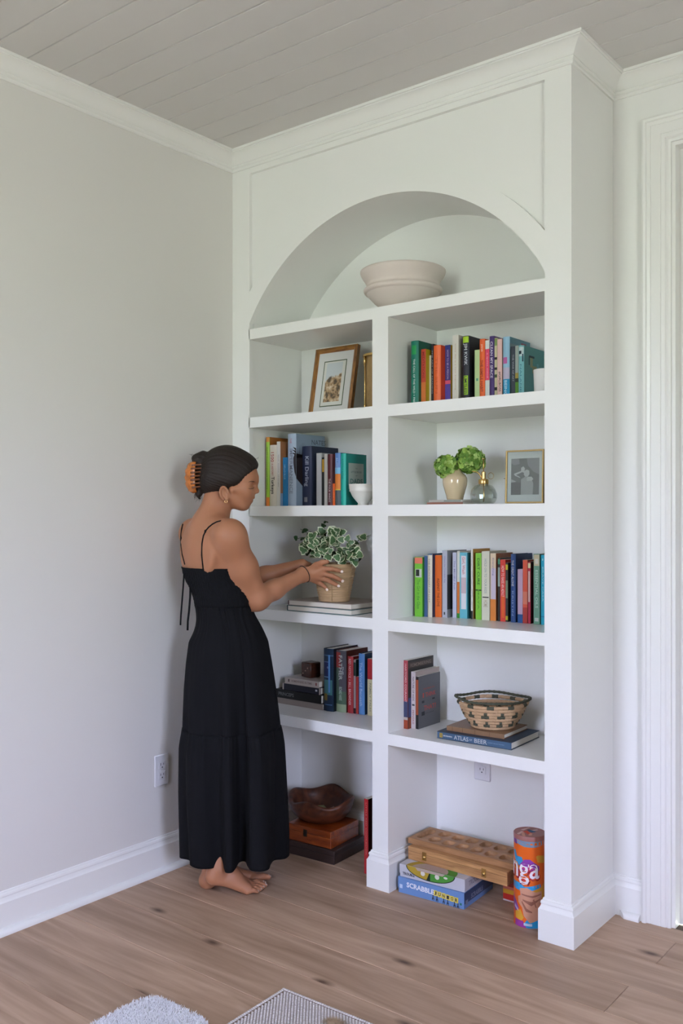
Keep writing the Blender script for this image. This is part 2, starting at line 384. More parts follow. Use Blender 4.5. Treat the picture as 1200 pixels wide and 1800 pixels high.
for i, (x0, x1, z0, z1) in enumerate(WINS):
    w = struct(MB().box(x0, x0+0.03, YB-0.14, YB, z0, z1).box(x1-0.03, x1, YB-0.14, YB, z0, z1).box(x0, x1, YB-0.14, YB, z0, z0+0.03).box(x0, x1, YB-0.14, YB, z1-0.03, z1).build('window_%d' % (i+1), M_TRIM))
    mb = MB(); xc, zc = (x0+x1)/2, (z0+z1)/2; mb.box(xc-0.012, xc+0.012, YB-0.10, YB-0.07, z0+.03, z1-.03); mb.box(x0+.03, x1-.03, YB-0.10, YB-0.07, zc-0.02, zc+0.02)
    mb.build('muntin', M_TRIM, w)
    mb = MB(); mb.box(x0-0.09, x0-0.001, YB, YB+0.02, z0-0.09, z1+0.09).box(x1+0.001, x1+0.09, YB, YB+0.02, z0-0.09, z1+0.09).box(x0, x1, YB, YB+0.02, z1, z1+0.09).box(x0-.11, x1+.11, YB, YB+0.05, z0-0.03, z0)
    mb.build('casing', M_TRIM, w)

# crown: flat fillet at top, cove, two beads below
CROWN = [(0, ZCB), (0.006, ZCB), (0.009, ZCB+0.004), (0.009, ZCB+0.010), (0.006, ZCB+0.012), (0.010, ZCB+0.014), (0.013, ZCB+0.018), (0.013, ZCB+0.022),
         (0.010, ZCB+0.0245), (0.0155, ZCB+0.028), (0.021, ZCB+0.036), (0.0285, ZCB+0.0455), (0.038, ZCB+0.0535), (0.048, ZCB+0.0585), (0.0525, ZCB+0.0595), (0.0525, ZCB+0.0625),
         (P, ZCB+0.0635), (P, H), (0, H)]
BASE = [(0, 0), (Q, 0), (Q, 0.1005), (0.0135, 0.1025), (0.0105, 0.1075), (0.0085, 0.1135), (0.0080, 0.1165), (0.0095, 0.1180), (0.0098, 0.1225), (0.0080, 0.1270), (0.0045, 0.1290), (0.0035, 0.1345), (0, HB)]
SHOE = [(Q, 0), (Q+0.0188, 0), (Q+0.0188, 0.006), (Q+0.0165, 0.0125), (Q+0.011, 0.0180), (Q+0.004, 0.0205), (Q, 0.0210)]
room = [(XW, DW), (XR, DW), (XR, YB), (0, YB), (0, 0)]
cpath = [(XR, YB), (0, YB), (0, 0), (XW, 0), (XW, DW), (XR, DW), (XR, YB)]
cpath = [(XR-0.0, YB), (0, YB), (0, 0), (XW, 0), (XW, DW), (XR, DW), (XR, YB+0.001)]
def trim(name, i0, i1, prof=CROWN, path=cpath):
    return struct(molding(path, prof, i0, i1).build(name, M_TRIM, angle=30))
trim('trim_1', 1, 2); trim('trim_2', 4, 5); trim('trim_3', 5, 6); trim('trim_4', 0, 1)
struct(molding([(XR, YB), (0, YB), (0, 0), (XW, 0)], BASE, 1, 2).build('baseboard_left', M_TRIM, angle=30))
struct(molding([(XR, YB), (0, YB), (0, 0), (XW, 0)], SHOE, 1, 2).build('trim_5', M_TRIM, angle=30))
bpath = [(XW, 0), (XW, DW), (1.612, DW)]
struct(molding(bpath, BASE, 1, 2).build('baseboard_back', M_TRIM, angle=30))
struct(molding([(XW+Q, 0), (XW+Q, DW), (1.606, DW)], SHOE, 1, 2).build('trim_6', M_TRIM, angle=30))
struct(molding([(2.71, DW), (XR, DW), (XR, YB), (0, YB), (0, -.1)], BASE, 0, 3).build('baseboard_right', M_TRIM, angle=30))

# door casing, fluted with a back band, jamb and a panelled door leaf
def casing_prof():  # (along width, thickness)
    return [(0, 0), (0, 0.021), (0.006, 0.024), (0.013, 0.022), (0.016, 0.016), (0.026, 0.0145), (0.028, 0.0125), (0.030, 0.0145), (0.060, 0.0140), (0.062, 0.0120), (0.064, 0.0140), (0.076, 0.0135), (0.080, 0.010), (0.086, 0.012), (0.094, 0.009), (0.094, 0)]
door = struct(MB().box(DX0, DX0+0.012, DW-0.0, DW+0.14, 0, DZ).box(DX1-0.012, DX1, DW, DW+0.14, 0, DZ).box(DX0+.012, DX1-.012, DW, DW+0.14, DZ-0.012, DZ).build('door_1', M_TRIM))
cp = casing_prof()
mb = MB(); v = []; f = []; k = len(cp)
zt = DZ
for (x_, z_, sx_, sz_) in ((DX0, 0, -1, 0), (DX0, zt, -1, 1), (DX1, zt, 1, 1), (DX1, 0, 1, 0)):
    for (w_, t_) in cp: v.append((x_+sx_*(0.094-w_), DW-t_, z_+sz_*(0.094-w_)))
for s_ in range(3):
    for j in range(k): j2 = (j+1) % k; f.append((s_*k+j, s_*k+j2, (s_+1)*k+j2, (s_+1)*k+j))
f += [tuple(range(k)), tuple(3*k+j for j in range(k))[::-1]]
mb.add(v, f); mb.build('door_casing', M_TRIM, door, angle=30)
mb = MB(); mb.box(DX0+0.012, DX0+0.024, DW+0.045, DW+0.06, 0, DZ-.012).box(DX1-0.024, DX1-.012, DW+0.045, DW+0.06, 0, DZ-.012).box(DX0+.024, DX1-.024, DW+.045, DW+.06, DZ-.024, DZ-.012)
mb.build('door_stop', M_TRIM, door)
x0, x1 = DX0+0.0122, DX1-0.0122
mb = MB(); mb.box(x0, x0+0.11, DW+0.061, DW+0.1, 0.0008, DZ-.0122).box(x1-0.11, x1, DW+0.061, DW+0.1, 0.0008, DZ-.0122)
for a, b in ((0.0008, 0.24), (1.05, 1.2), (DZ-.16, DZ-.0122)): mb.box(x0+.11, x1-.11, DW+.061, DW+.1, a, b)
mb.box(x0+.11, x1-.11, DW+.075, DW+.09, 0.24, DZ-.16)
lf = mb.build('door_leaf', M_TRIM, door)
MB().lathe([(0.0, 0), (0.025, 0.001), (0.025, 0.006), (0.010, 0.01), (0.010, 0.03), (0.026, 0.04), (0.029, 0.05), (0.02, 0.062), (0, 0.065)], 20).build('door_knob', M_BRASS, lf, smooth=True, loc=(x1-.06, DW+.061, 1.0), rot=(R(90), 0, 0))

# ================================================================== BOOKCASE
bc = thing('bookcase', 'tall white built-in bookcase with an arched top and two columns of open shelves', 'bookcase')
G = 0.0006
def part(name, mb, m=M_SHELF, **k): return mb.build(name, m, bc, **k)
part('stile', MB().box(0.0005, XA, 0, 0.02, 0, ZCB))
part('stile', MB().box(XD, XW, 0, 0.02, 0, ZCB))
part('stile', MB().box(XB, XC, 0, 0.02, 0, SHELF[0][1]))
part('side_panel', MB().box(0.0005, XA-0.004, 0.02, DI, 0, ZCB))
part('side_panel', MB().box(XD, XW, 0.02, DW-0.0005, 0, H-0.0005))
part('divider', MB().box(XB, XC, 0.02, DI, 0, SHELF[0][1]))
part('back_panel', MB().box(0.0005, XD, DI, DW-0.0005, 0, H-0.0005))
part('shelf', MB().box(XA-.004, XD, 0, DI, SHELF[0][1], SHELF[0][0]))
for zt, zb in SHELF[1:]:
    part('shelf', MB().box(XA-.004, XB, 0.0, DI, zb, zt)); part('shelf', MB().box(XC, XD, 0.0, DI, zb, zt))
part('top_rail', MB().box(XA, XD, 0, 0.02, 2.7685, ZCB).box(0.0005, XD, 0.0, 0.03, ZCB+.0002, H-.0005).box(XD, XW, 0.0, 0.02, ZCB+.0002, H-.0005))
def arc(x, r): return ARZ+math.sqrt(max(0, r*r-(x-ARX)**2))
N = 72; xs = [XA+(XD-XA)*i/N for i in range(N+1)]
mb = MB(); v = []; f = []
for x in xs: v += [(x, 0, arc(x, AR1)), (x, 0, arc(x, AR2)), (x, 0.0161, arc(x, AR2)), (x, 0.0161, arc(x, AR1))]
for i in range(N):
    a, b = 4*i, 4*(i+1); f += [(a, b, b+1, a+1), (a+1, b+1, b+2, a+2), (a+3, a+2, b+2, b+3), (a, a+3, b+3, b)]
mb.add(v, f); part('arch_band', mb, angle=30)
mb = MB(); v = []; f = []
for x in xs: v += [(x, 0.0162, arc(x, AR1)), (x, 0.0162, 2.7685+.01), (x, 0.0250, 2.7685+.01), (x, 0.0250, arc(x, AR1))]
for i in range(N):
    a, b = 4*i, 4*(i+1); f += [(a, b, b+1, a+1), (a+1, b+1, b+2, a+2), (a+3, a+2, b+2, b+3), (a, a+3, b+3, b)]
mb.add(v, f); part('spandrel_panel', mb, angle=30)
mb = MB(); v = []; f = []
xs2 = [XA]+xs+[XD]
zz = [SHELF[0][0]]+[arc(x, AR1) for x in xs]+[SHELF[0][0]]
for x, z in zip(xs2, zz):
    dx, dz = (x-ARX), max(z-ARZ, .2); l = math.hypot(dx, dz)
    v += [(x, 0.0255, z), (x, DI, z), (x+dx/l*0.012, DI, z+dz/l*0.012), (x+dx/l*0.012, 0.0255, z+dz/l*0.012)]
for i in range(len(xs2)-1):
    a, b = 4*i, 4*(i+1); f += [(a, a+1, b+1, b), (a+2, a+3, b+3, b+2), (a+1, a+2, b+2, b+1), (a, b, b+3, a+3)]
mb.add(v, f); part('arch_vault', mb, angle=30)
part('cornice', molding(cpath, CROWN, 2, 4), angle=30)
pl = [(0.0, 0), (XA, 0), (XA, DI), (XB, DI), (XB, 0), (XC, 0), (XC, DI), (XD, DI), (XD, 0), (XW, 0), (XW, DW)]
part('plinth', molding([(-0.1, 0)]+pl[1:]+[(3, DW)], BASE, 1, 10), angle=30)
part('plinth', molding([(Q, 0), (XA, 0), (XA, DI)], BASE, 0, 1), angle=30)

# wall outlets
def outlet(label, loc, rz, zc):
    t = thing('wall_outlet', label, 'outlet', loc, rz)
    MB().bbox(-0.035, 0.035, -0.006, -0.0003, -0.060, 0.060, 0.003).build('faceplate', mat('outlet_plastic', (0.66, 0.66, 0.68), 0.35), t, angle=40)
    for s_ in (1, -1):
        r_ = MB().bbox(-0.0165, 0.0165, -0.0075, -0.006, s_*0.0195-0.0145, s_*0.0195+0.0145, 0.001).build('receptacle', mat('outlet_plastic', (0.7, 0.7, 0.7)), t)
        mb = MB(); mb.box(-0.0085, -0.0065, -0.0079, -0.0075, s_*0.0195-0.001, s_*0.0195+0.008).box(0.0055, 0.0075, -0.0079, -0.0075, s_*0.0195, s_*0.0195+0.0075).box(-.0025, .0025, -.0079, -.0075, s_*.0195-.010, s_*.0195-.006)
        mb.build('slot', mat('slot_shadow_grey', (0.06, 0.06, 0.065), 0.8), r_)
    MB().ball((0, -0.006, 0), 0.003, 10, 6, ry=0.5).build('screw', mat('outlet_plastic', (0.7, 0.7, 0.7)), t, smooth=True)
outlet('white duplex outlet on the left wall behind the woman', (0.0, -0.385, 0.388), R(90), 0)
outlet('white duplex outlet at the back of the bottom right cubby', (0.999, DI, 0.424), 0, 0)
# ================================================================== BOOKS
def book(label, x0, yf, z0, th, h, dep, color, spine=None, bands=(), title=None, tcol='ffffff', tpos=(0.5, 0.7), tsize=0.55, title2=None,
         cover=(), group=None, name='book', rough=0.4, hard=True, tilt=0.0, rz=0.0):
    """Upright book, spine to -y. bands=[(z0,z1,hex[,xa,xb])] on the spine (fractions); cover=[(y0,y1,z0,z1,hex)] patches printed on the right cover (fractions)."""
    t = thing(name, label, 'book', (x0, yf, z0), rz, group, rot=(0, tilt, rz))
    mc = cm(color, rough); ms = cm(spine, rough) if spine else mc; ct = 0.0022 if hard else 0.0008; ov = 0.003 if hard else 0.0
    if hard:   # rounded spine
        mb = MB(); n = 6; dpt = min(0.005, th*0.2)
        pts = [(th*i/n, -dpt*math.sin(math.pi*i/n)) for i in range(n+1)]
        v = [(x, y, z) for z in (0, h) for (x, y) in pts]+[(x, y+ct, z) for z in (0, h) for (x, y) in pts]; k = n+1; f = []
        for i in range(n):
            f += [(i, i+1, k+i+1, k+i), (2*k+i+1, 2*k+i, 3*k+i, 3*k+i+1), (k+i, k+i+1, 3*k+i+1, 3*k+i), (i+1, i, 2*k+i, 2*k+i+1)]
        f += [(0, k, 3*k, 2*k), (n, 2*k+n, 3*k+n, k+n)]
        mb.add(v, f); sp_ = mb.build('spine', ms, t, angle=50); yo = lambda x: -dpt*math.sin(math.pi*min(max(x/th, 0), 1))
        y_b = ct
    else:
        mb = MB(); mb.box(0, th, 0, ct, 0, h); mb.build('spine', ms, t); yo = lambda x: 0.0; y_b = ct
    MB().box(0, ct, y_b, dep, 0, h).box(th-ct, th, y_b, dep, 0, h).build('cover', mc, t)
    MB().box(ct+0.0001, th-ct-0.0001, y_b+0.0002, dep-ov, ov, h-ov).build('page_block', M_PAGES, t)
    def strip(a, b, c, xa=0.0, xb=1.0, off=0.00025, nm='spine_print'):
        mb = MB(); n = 6; v = []; f = []
        for i in range(n+1):
            x = th*(xa+(xb-xa)*i/n); y = yo(x)-off
            v += [(x, y, h*a), (x, y, h*b)]
        for i in range(n): f.append((2*i, 2*i+2, 2*i+3, 2*i+1))
        mb.add(v, f); return mb.build(nm, cm(c), t)
    for bi, bnd in enumerate(bands): strip(*(list(bnd)+[0.0, 1.0][len(bnd)-3:]), off=0.0002+0.00012*bi)
    ymax = min(yo(th*0.5), 0)-0.0004-0.00012*len(bands)
    for tt, tc_, tp, tsz, xo in ([(title, tcol, tpos, tsize, 0.5)] if title else []) + list(title2 or []):
        text(tt, t, (th*xo, ymax, h*(1-tp[0])), (0, 0, -1), (1, 0, 0), h*tp[1], th*tsz, cm(tc_), 'spine_title', bold=0.012)
    for ci, c_ in enumerate(cover):
        if isinstance(c_[4], str) and len(c_) == 5:
            y0, y1, a, b, col = c_
            MB().add([(th+0.0002+0.0001*ci, dep*y0, h*a), (th+0.0002+0.0001*ci, dep*y1, h*a), (th+0.0002+0.0001*ci, dep*y1, h*b), (th+0.0002+0.0001*ci, dep*y0, h*b)], [(0, 1, 2, 3)]).build('cover_print', cm(col), t)
        else:   # text: (yc, zc, length frac, height frac, string, hex)
            yc, zc, ln, hg, st, col = c_
            text(st, t, (th+0.0003+0.0001*ci, dep*yc, h*zc), (0, 1, 0), (0, 0, 1), dep*ln, h*hg, cm(col), 'cover_title', bold=0.01)
    return t

def book_row(rows, z, y_first, x_min, x_max, group, ylo=0.03, yhi=0.19):
    """Places books left to right so that neighbours touch: each spine is set in or out until its near edge lines up."""
    out = []; prev = x_min
    for i, r in enumerate(rows):
        uL, uR, vT, dep = r[:4]; kw = dict(r[5]); label = r[4]
        du, dv, dz = ray(uL, 900)
        if i == 0: y = y_first
        else:
            t = (prev+0.0008-CX)/du; y = CY+t*dv
        y = min(max(y, ylo), yhi); y = kw.pop('y', y)
        xa, _ = on_y(uL, 900, y); xa = max(xa, prev+0.0006)
        xb, zt = on_y(uR, vT, y); th = max(xb-xa, 0.007)
        if xa+th > x_max-0.0006: th = max(0.006, x_max-0.0008-xa)
        h = zt-z
        dep = min(dep, DI-0.004-y)
        out.append(book(label, xa, y, z+0.0003, th, h, dep, group=group, **kw)); prev = xa+th
    return out

ZT = {k: SHELF[k][0] for k in range(5)}
X16 = lambda u: on_y(u, 900, 0.16)[0]
# ---- top right book row (shelf 1 on the right)
g = 'upright books in the top right cubby'
book_row([
 (722.5, 735.5, 598.5, 0.15, 'dark green hardback at the left end of the top right book row', dict(color='075a48', spine='0a7560', bands=[(0.79, 0.93, '1e9a50', 0.15, 0.75)], title='THE CALL OF THE WILD + FREE', tcol='c8e0d8', tpos=(0.62, 0.68), tsize=0.26)),
 (740, 748, 613.3, 0.13, 'red and orange spined paperback with a mustard cover in the top right cubby', dict(color='b5a01c', spine='c85038', bands=[(0, 0.42, 'd87a3c')], title='MEDITATIONS', tcol='8c2430', tpos=(0.28, 0.46), tsize=0.5, hard=False)),
 (754.2, 757.4, 624.5, 0.12, 'very thin cream booklet between the mustard and the slim black book', dict(color='d8d2b4', hard=False)),
 (757.6, 761.5, 604.5, 0.13, 'slim black book left of the fat orange book', dict(color='26262e', title='THE ART OF READING', tcol='a8a8b0', tpos=(0.45, 0.7), tsize=0.4, hard=False)),
 (762, 774.4, 606.3, 0.14, 'thick plain orange hardback in the top right cubby', dict(color='d84a26', spine='f0703c', title='THE SUN', tcol='d85c2c', tpos=(0.5, 0.6), tsize=0.3, cover=[(0.25, 1.0, 0.55, 0.9, 'd9c4a4')])),
 (782, 791.5, 606, 0.13, 'purple and navy paperback with a pink label and mustard cover', dict(color='c79f20', spine='4a3f80', bands=[(0, 0.36, '5c50a8'), (0.36, 0.42, 'e0607c'), (0.92, 1.0, '34408c')], title='HOW TO BE A PERSON', tcol='b4a8d0', tpos=(0.32, 0.48), tsize=0.35, hard=False)),
 (794.8, 805.5, 588.5, 0.15, 'tall white book with red and black letters on its cover', dict(color='c9c2b6', spine='dedbd0', title='every day is a new beginning', tcol='c8a890', tpos=(0.45, 0.66), tsize=0.22, hard=False, cover=[(0.3, 0.6, 0.2, 0.14, 'A', '8c4038'), (0.35, 0.36, 0.2, 0.14, 'H', '38403c')])),
 (813, 824.6, 590, 0.17, 'tall black hardback with lime green blocks on its spine', dict(color='22232a', spine='2c2f3a', bands=[(0.90, 0.99, 'b4dc34', 0.08, 0.92), (0.14, 0.42, '9cc828', 0.25, 0.85)], title='JIM KWIK', tcol='c8ccd4', tpos=(0.27, 0.32), tsize=0.62, title2=[('LIMITLESS', '2c2f3a', (0.72, 0.26), 0.42, 0.55)])),
 (834, 842.6, 614.5, 0.12, 'short pale green paperback beside the black and lime hardback', dict(color='bcd49c', bands=[(0.42, 0.47, '5c9c84', 0.3, 0.7)], hard=False)),
 (842.9, 852, 595.5, 0.14, 'bright orange hardback with dark lettering in the top right cubby', dict(color='e4582a', spine='f06a34', title='THE SIMPLE HABIT', tcol='8c3420', tpos=(0.58, 0.5), tsize=0.5, title2=[('JANE', 'f8d8c0', (0.14, 0.12), 0.35, 0.5)])),
 (852.6, 860, 597.8, 0.13, 'white book with a raspberry middle panel left of the purple one', dict(color='d8dcd8', bands=[(0.36, 0.86, 'e04a6c')], title='a quiet mind', tcol='f0a8b4', tpos=(0.4, 0.4), tsize=0.4, hard=False)),
 (860.4, 868.6, 590.5, 0.15, 'purple hardback titled CLEAN MY SPACE', dict(color='4a3470', title='CLEAN MY SPACE', tcol='d4cce0', tpos=(0.36, 0.55), tsize=0.55)),
 (868.9, 873.4, 594, 0.13, 'thin cream book with a black and green leaf pattern', dict(color='c4bc98', bands=[(0.88, 0.99, '7c9454'), (0.66, 0.70, '2c2c24'), (0.5, 0.54, '2c2c24'), (0.38, 0.43, '4c5c3c'), (0.18, 0.23, '1c1c18'), (0.04, 0.1, '5c6c44')], hard=False)),
 (873.8, 882, 595.5, 0.14, 'dusty pink book titled #GIRLBOSS', dict(color='e0b4ac', spine='e4bcb4', title='#GIRLBOSS', tcol='3c2c34', tpos=(0.68, 0.32), tsize=0.5, hard=False)),
 (884, 895.5, 591.5, 0.19, 'wide sky blue hardback with pink blots in the top right cubby', dict(color='6fa8bc', spine='9cc8e0', bands=[(0.0, 0.34, '2c9cc8'), (0.34, 0.52, 'c4bcd4'), (0.58, 0.68, 'c868a8', 0.05, 0.7)], title='BEING', tcol='bce0f0', tpos=(0.8, 0.24), tsize=0.4, cover=[(0.0, 0.55, 0.0, 0.9, '8cacb8'), (0.55, 0.8, 0.84, 0.95, 'b05870')])),
 (898, 905, 608.5, 0.13, 'short charcoal book with grey lettering in front of the sky blue one', dict(color='3c4450', title='THE WAR OF ART', tcol='9ca4ac', tpos=(0.4, 0.5), tsize=0.4, hard=False)),
 (905.3, 910.8, 607.5, 0.12, 'thin book with a pale top and leafy green foot', dict(color='a8b4ac', bands=[(0.0, 0.33, '5c9430'), (0.33, 0.4, '20301c'), (0.4, 0.5, 'b09c48')], hard=False)),
 (911.3, 920.8, 606.8, 0.155, 'aqua hardback with blossom branches on its cover, right end of its row', dict(color='5fa8a8', spine='86ccd0', bands=[(0.80, 0.97, 'cfe4e4', 0.1, 0.95), (0.84, 0.90, '203844', 0.1, 0.6), (0.70, 0.84, '28485c', 0.72, 0.9)], title='NALANEY', tcol='4c8c9c', tpos=(0.65, 0.6), tsize=0.3,
    cover=[(0.30, 0.42, 0.62, 0.82, 'a8b48c'), (0.24, 0.5, 0.80, 0.84, '24444c'), (0.40, 0.62, 0.52, 0.66, 'a4ac88'), (0.5, 0.8, 0.50, 0.53, '24444c'), (0.62, 0.72, 0.6, 0.72, '7cc4cc'), (0.22, 0.26, 0.66, 0.82, '24444c')])),
], ZT[1], 0.10, XC, XD, g, ylo=0.05, yhi=0.17)

# ---- middle left row (shelf 2 on the left)
g = 'upright books in the second left cubby'
book_row([
 (463.8, 467.3, 780, 0.16, 'thin dark maroon book at the left end of the second left row', dict(color='5c2c34', hard=False)),
 (467.5, 473.6, 768.3, 0.19, 'tall book with a lime green spine and orange foot and cover', dict(color='b06c30', spine='9cc43c', bands=[(0.0, 0.13, 'e07c34'), (0.93, 1.0, 'd08c3c')], title='EASY WEEKNIGHT MEALS', tcol='78a030', tpos=(0.45, 0.6), tsize=0.35)),
 (474.2, 486, 782, 0.15, 'cream hardback with red script, second cubby on the left', dict(color='d4c8b4', spine='ddd2c0', title='1500', tcol='a84848', tpos=(0.2, 0.16), tsize=0.45, title2=[('Turkeys', '2c2828', (0.66, 0.28), 0.6, 0.5), ('A HISTORY', 'b86c64', (0.4, 0.2), 0.3, 0.5)])),
 (486.4, 492.5, 776, 0.17, 'slim white book with a brown photo cover in the second left row', dict(color='a87450', spine='dcd8d0', title='the little things', tcol='a8a49c', tpos=(0.45, 0.5), tsize=0.35, hard=False, cover=[(0.3, 0.8, 0.55, 0.9, '54402c'), (0.0, 1.0, 0.0, 0.2, '8ca0b8')])),
 (497, 503.6, 804, 0.13, 'short bright blue paperback in the second left row', dict(color='2f84b8', title='HELLO BLUE', tcol='8cc0e0', tpos=(0.3, 0.3), tsize=0.4, hard=False)),
 (506, 520.3, 762, 0.185, 'tall pale blue hardback with a dark eagle wing on its jacket', dict(color='93a6ba', spine='b4c4d8', title='IMPERMANENCE', tcol='8c94a8', tpos=(0.52, 0.62), tsize=0.38, title2=[('THE', 'c07884', (0.1, 0.07), 0.2, 0.45)], cover=[(0.78, 0.9, 0.5, 0.07, 'NATES', '5c6874')])),
 (531.5, 548, 784, 0.175, 'thick navy hardback with silver script on its spine', dict(color='2c3448', spine='2f3650', bands=[(0.0, 1.0, '4a5068', 0.86, 0.9), (0.07, 0.15, '8c8c94', 0.25, 0.6)], title='Kill Darling', tcol='aab0c4', tpos=(0.42, 0.5), tsize=0.5)),
 (556, 565, 796.3, 0.14, 'plain silvery white book right of the navy hardback', dict(color='c4c4c4', spine='c8c8c8', hard=False)),
 (565.3, 569.4, 804, 0.12, 'slim black book with a yellow label in the second left row', dict(color='242424', bands=[(0.7, 0.96, 'c89c34', 0.2, 1.0)], hard=False)),
 (569.8, 575.3, 798, 0.14, 'slim white hardback left of the maroon book', dict(color='c8c4bc', hard=False)),
 (576, 584.4, 798, 0.15, 'maroon hardback with white capitals low on its spine', dict(color='64242c', title='THE FOUR WINDS', tcol='d4c4c0', tpos=(0.7, 0.45), tsize=0.4)),
 (584.8, 588.4, 850, 0.11, 'small bright orange paperback in front of the maroon hardback', dict(color='e8642c', title='GRIT', tcol='e89c6c', tpos=(0.5, 0.7), tsize=0.3, hard=False, y=0.05)),
 (589, 598.4, 796, 0.15, 'book with a blue, orange and grey striped spine', dict(color='1c4c68', spine='5c84c0', bands=[(0.0, 0.29, '545c60'), (0.29, 0.31, 'd8b83c'), (0.31, 0.60, 'e08438'), (0.60, 0.72, '7cbce0')], title='BALANCE', tcol='a8c0e0', tpos=(0.2, 0.2), tsize=0.35)),
 (598.9, 608, 797, 0.13, 'teal hardback titled THE LITTLE BOOK OF DADS', dict(color='14847c', spine='1cac9c', title='A LITTLE BOOK', tcol='148c80', tpos=(0.3, 0.4), tsize=0.3,
    cover=[(0.12, 0.86, 0.32, 0.82, 'a8b4ac'), (0.5, 0.72, 0.10, 0.02, 'THE', '54706c'), (0.5, 0.65, 0.52, 0.035, 'LITTLE BOOK', '54706c'), (0.5, 0.58, 0.08, 0.02, 'of', '54706c'), (0.5, 0.47, 0.6, 0.095, 'DADS', '2c6c64')])),
], ZT[2], 0.11, XA, XB, g, ylo=0.04, yhi=0.17)
# eagle wing printed round the pale blue jacket
for o in COL.objects:
    if o.get('label', '').startswith('tall pale blue hardback'): wing_t = o
mk = cm('2c2426'); hh = on_y(506, 762, wing_t.location.y)[1]-ZT[2]; th_ = 0.0
for ch in wing_t.children:
    if ch.name.startswith('page_block'): th_ = max(v.co.x for v in ch.data.vertices)+0.0022
mb = MB(); xo = th_+0.0005
mb.add([(xo, 0.0005, hh*0.38), (xo, 0.05, hh*0.25), (xo, 0.055, hh*0.70), (xo, 0.0005, hh*0.72)], [(0, 1, 2, 3)])
for k in range(7):
    y = 0.001+0.008*k; mb.add([(xo, y, hh*0.66), (xo, y+0.006, hh*0.66), (xo, y+0.003+0.001*k, hh*(0.80+0.02*(k if k < 5 else 9-k)))], [(0, 1, 2)])
mb.build('cover_print', mk, wing_t)
mb = MB(); n = 5
yy_ = lambda x: -min(0.005, th_*0.2)*math.sin(math.pi*x/th_)-0.0006
for k in range(6):
    za = 0.80-0.035*k; xa_ = th_*(0.80-0.05*k)
    mb.add([(th_, yy_(th_), hh*(za-0.01)), (th_, yy_(th_), hh*(za-0.05)), (xa_-th_*0.12, yy_(xa_-th_*0.12), hh*(za+0.012-0.004*k))], [(0, 2, 1)])
v = [(th_, yy_(th_), hh*0.76), (th_, yy_(th_), hh*0.40), (th_*0.86, yy_(th_*.86), hh*0.46), (th_*0.75, yy_(th_*.75), hh*0.58), (th_*0.74, yy_(th_*.74), hh*0.66)]
mb.add(v, [(0, 4, 3, 2, 1)]); mb.build('spine_print', mk, wing_t)

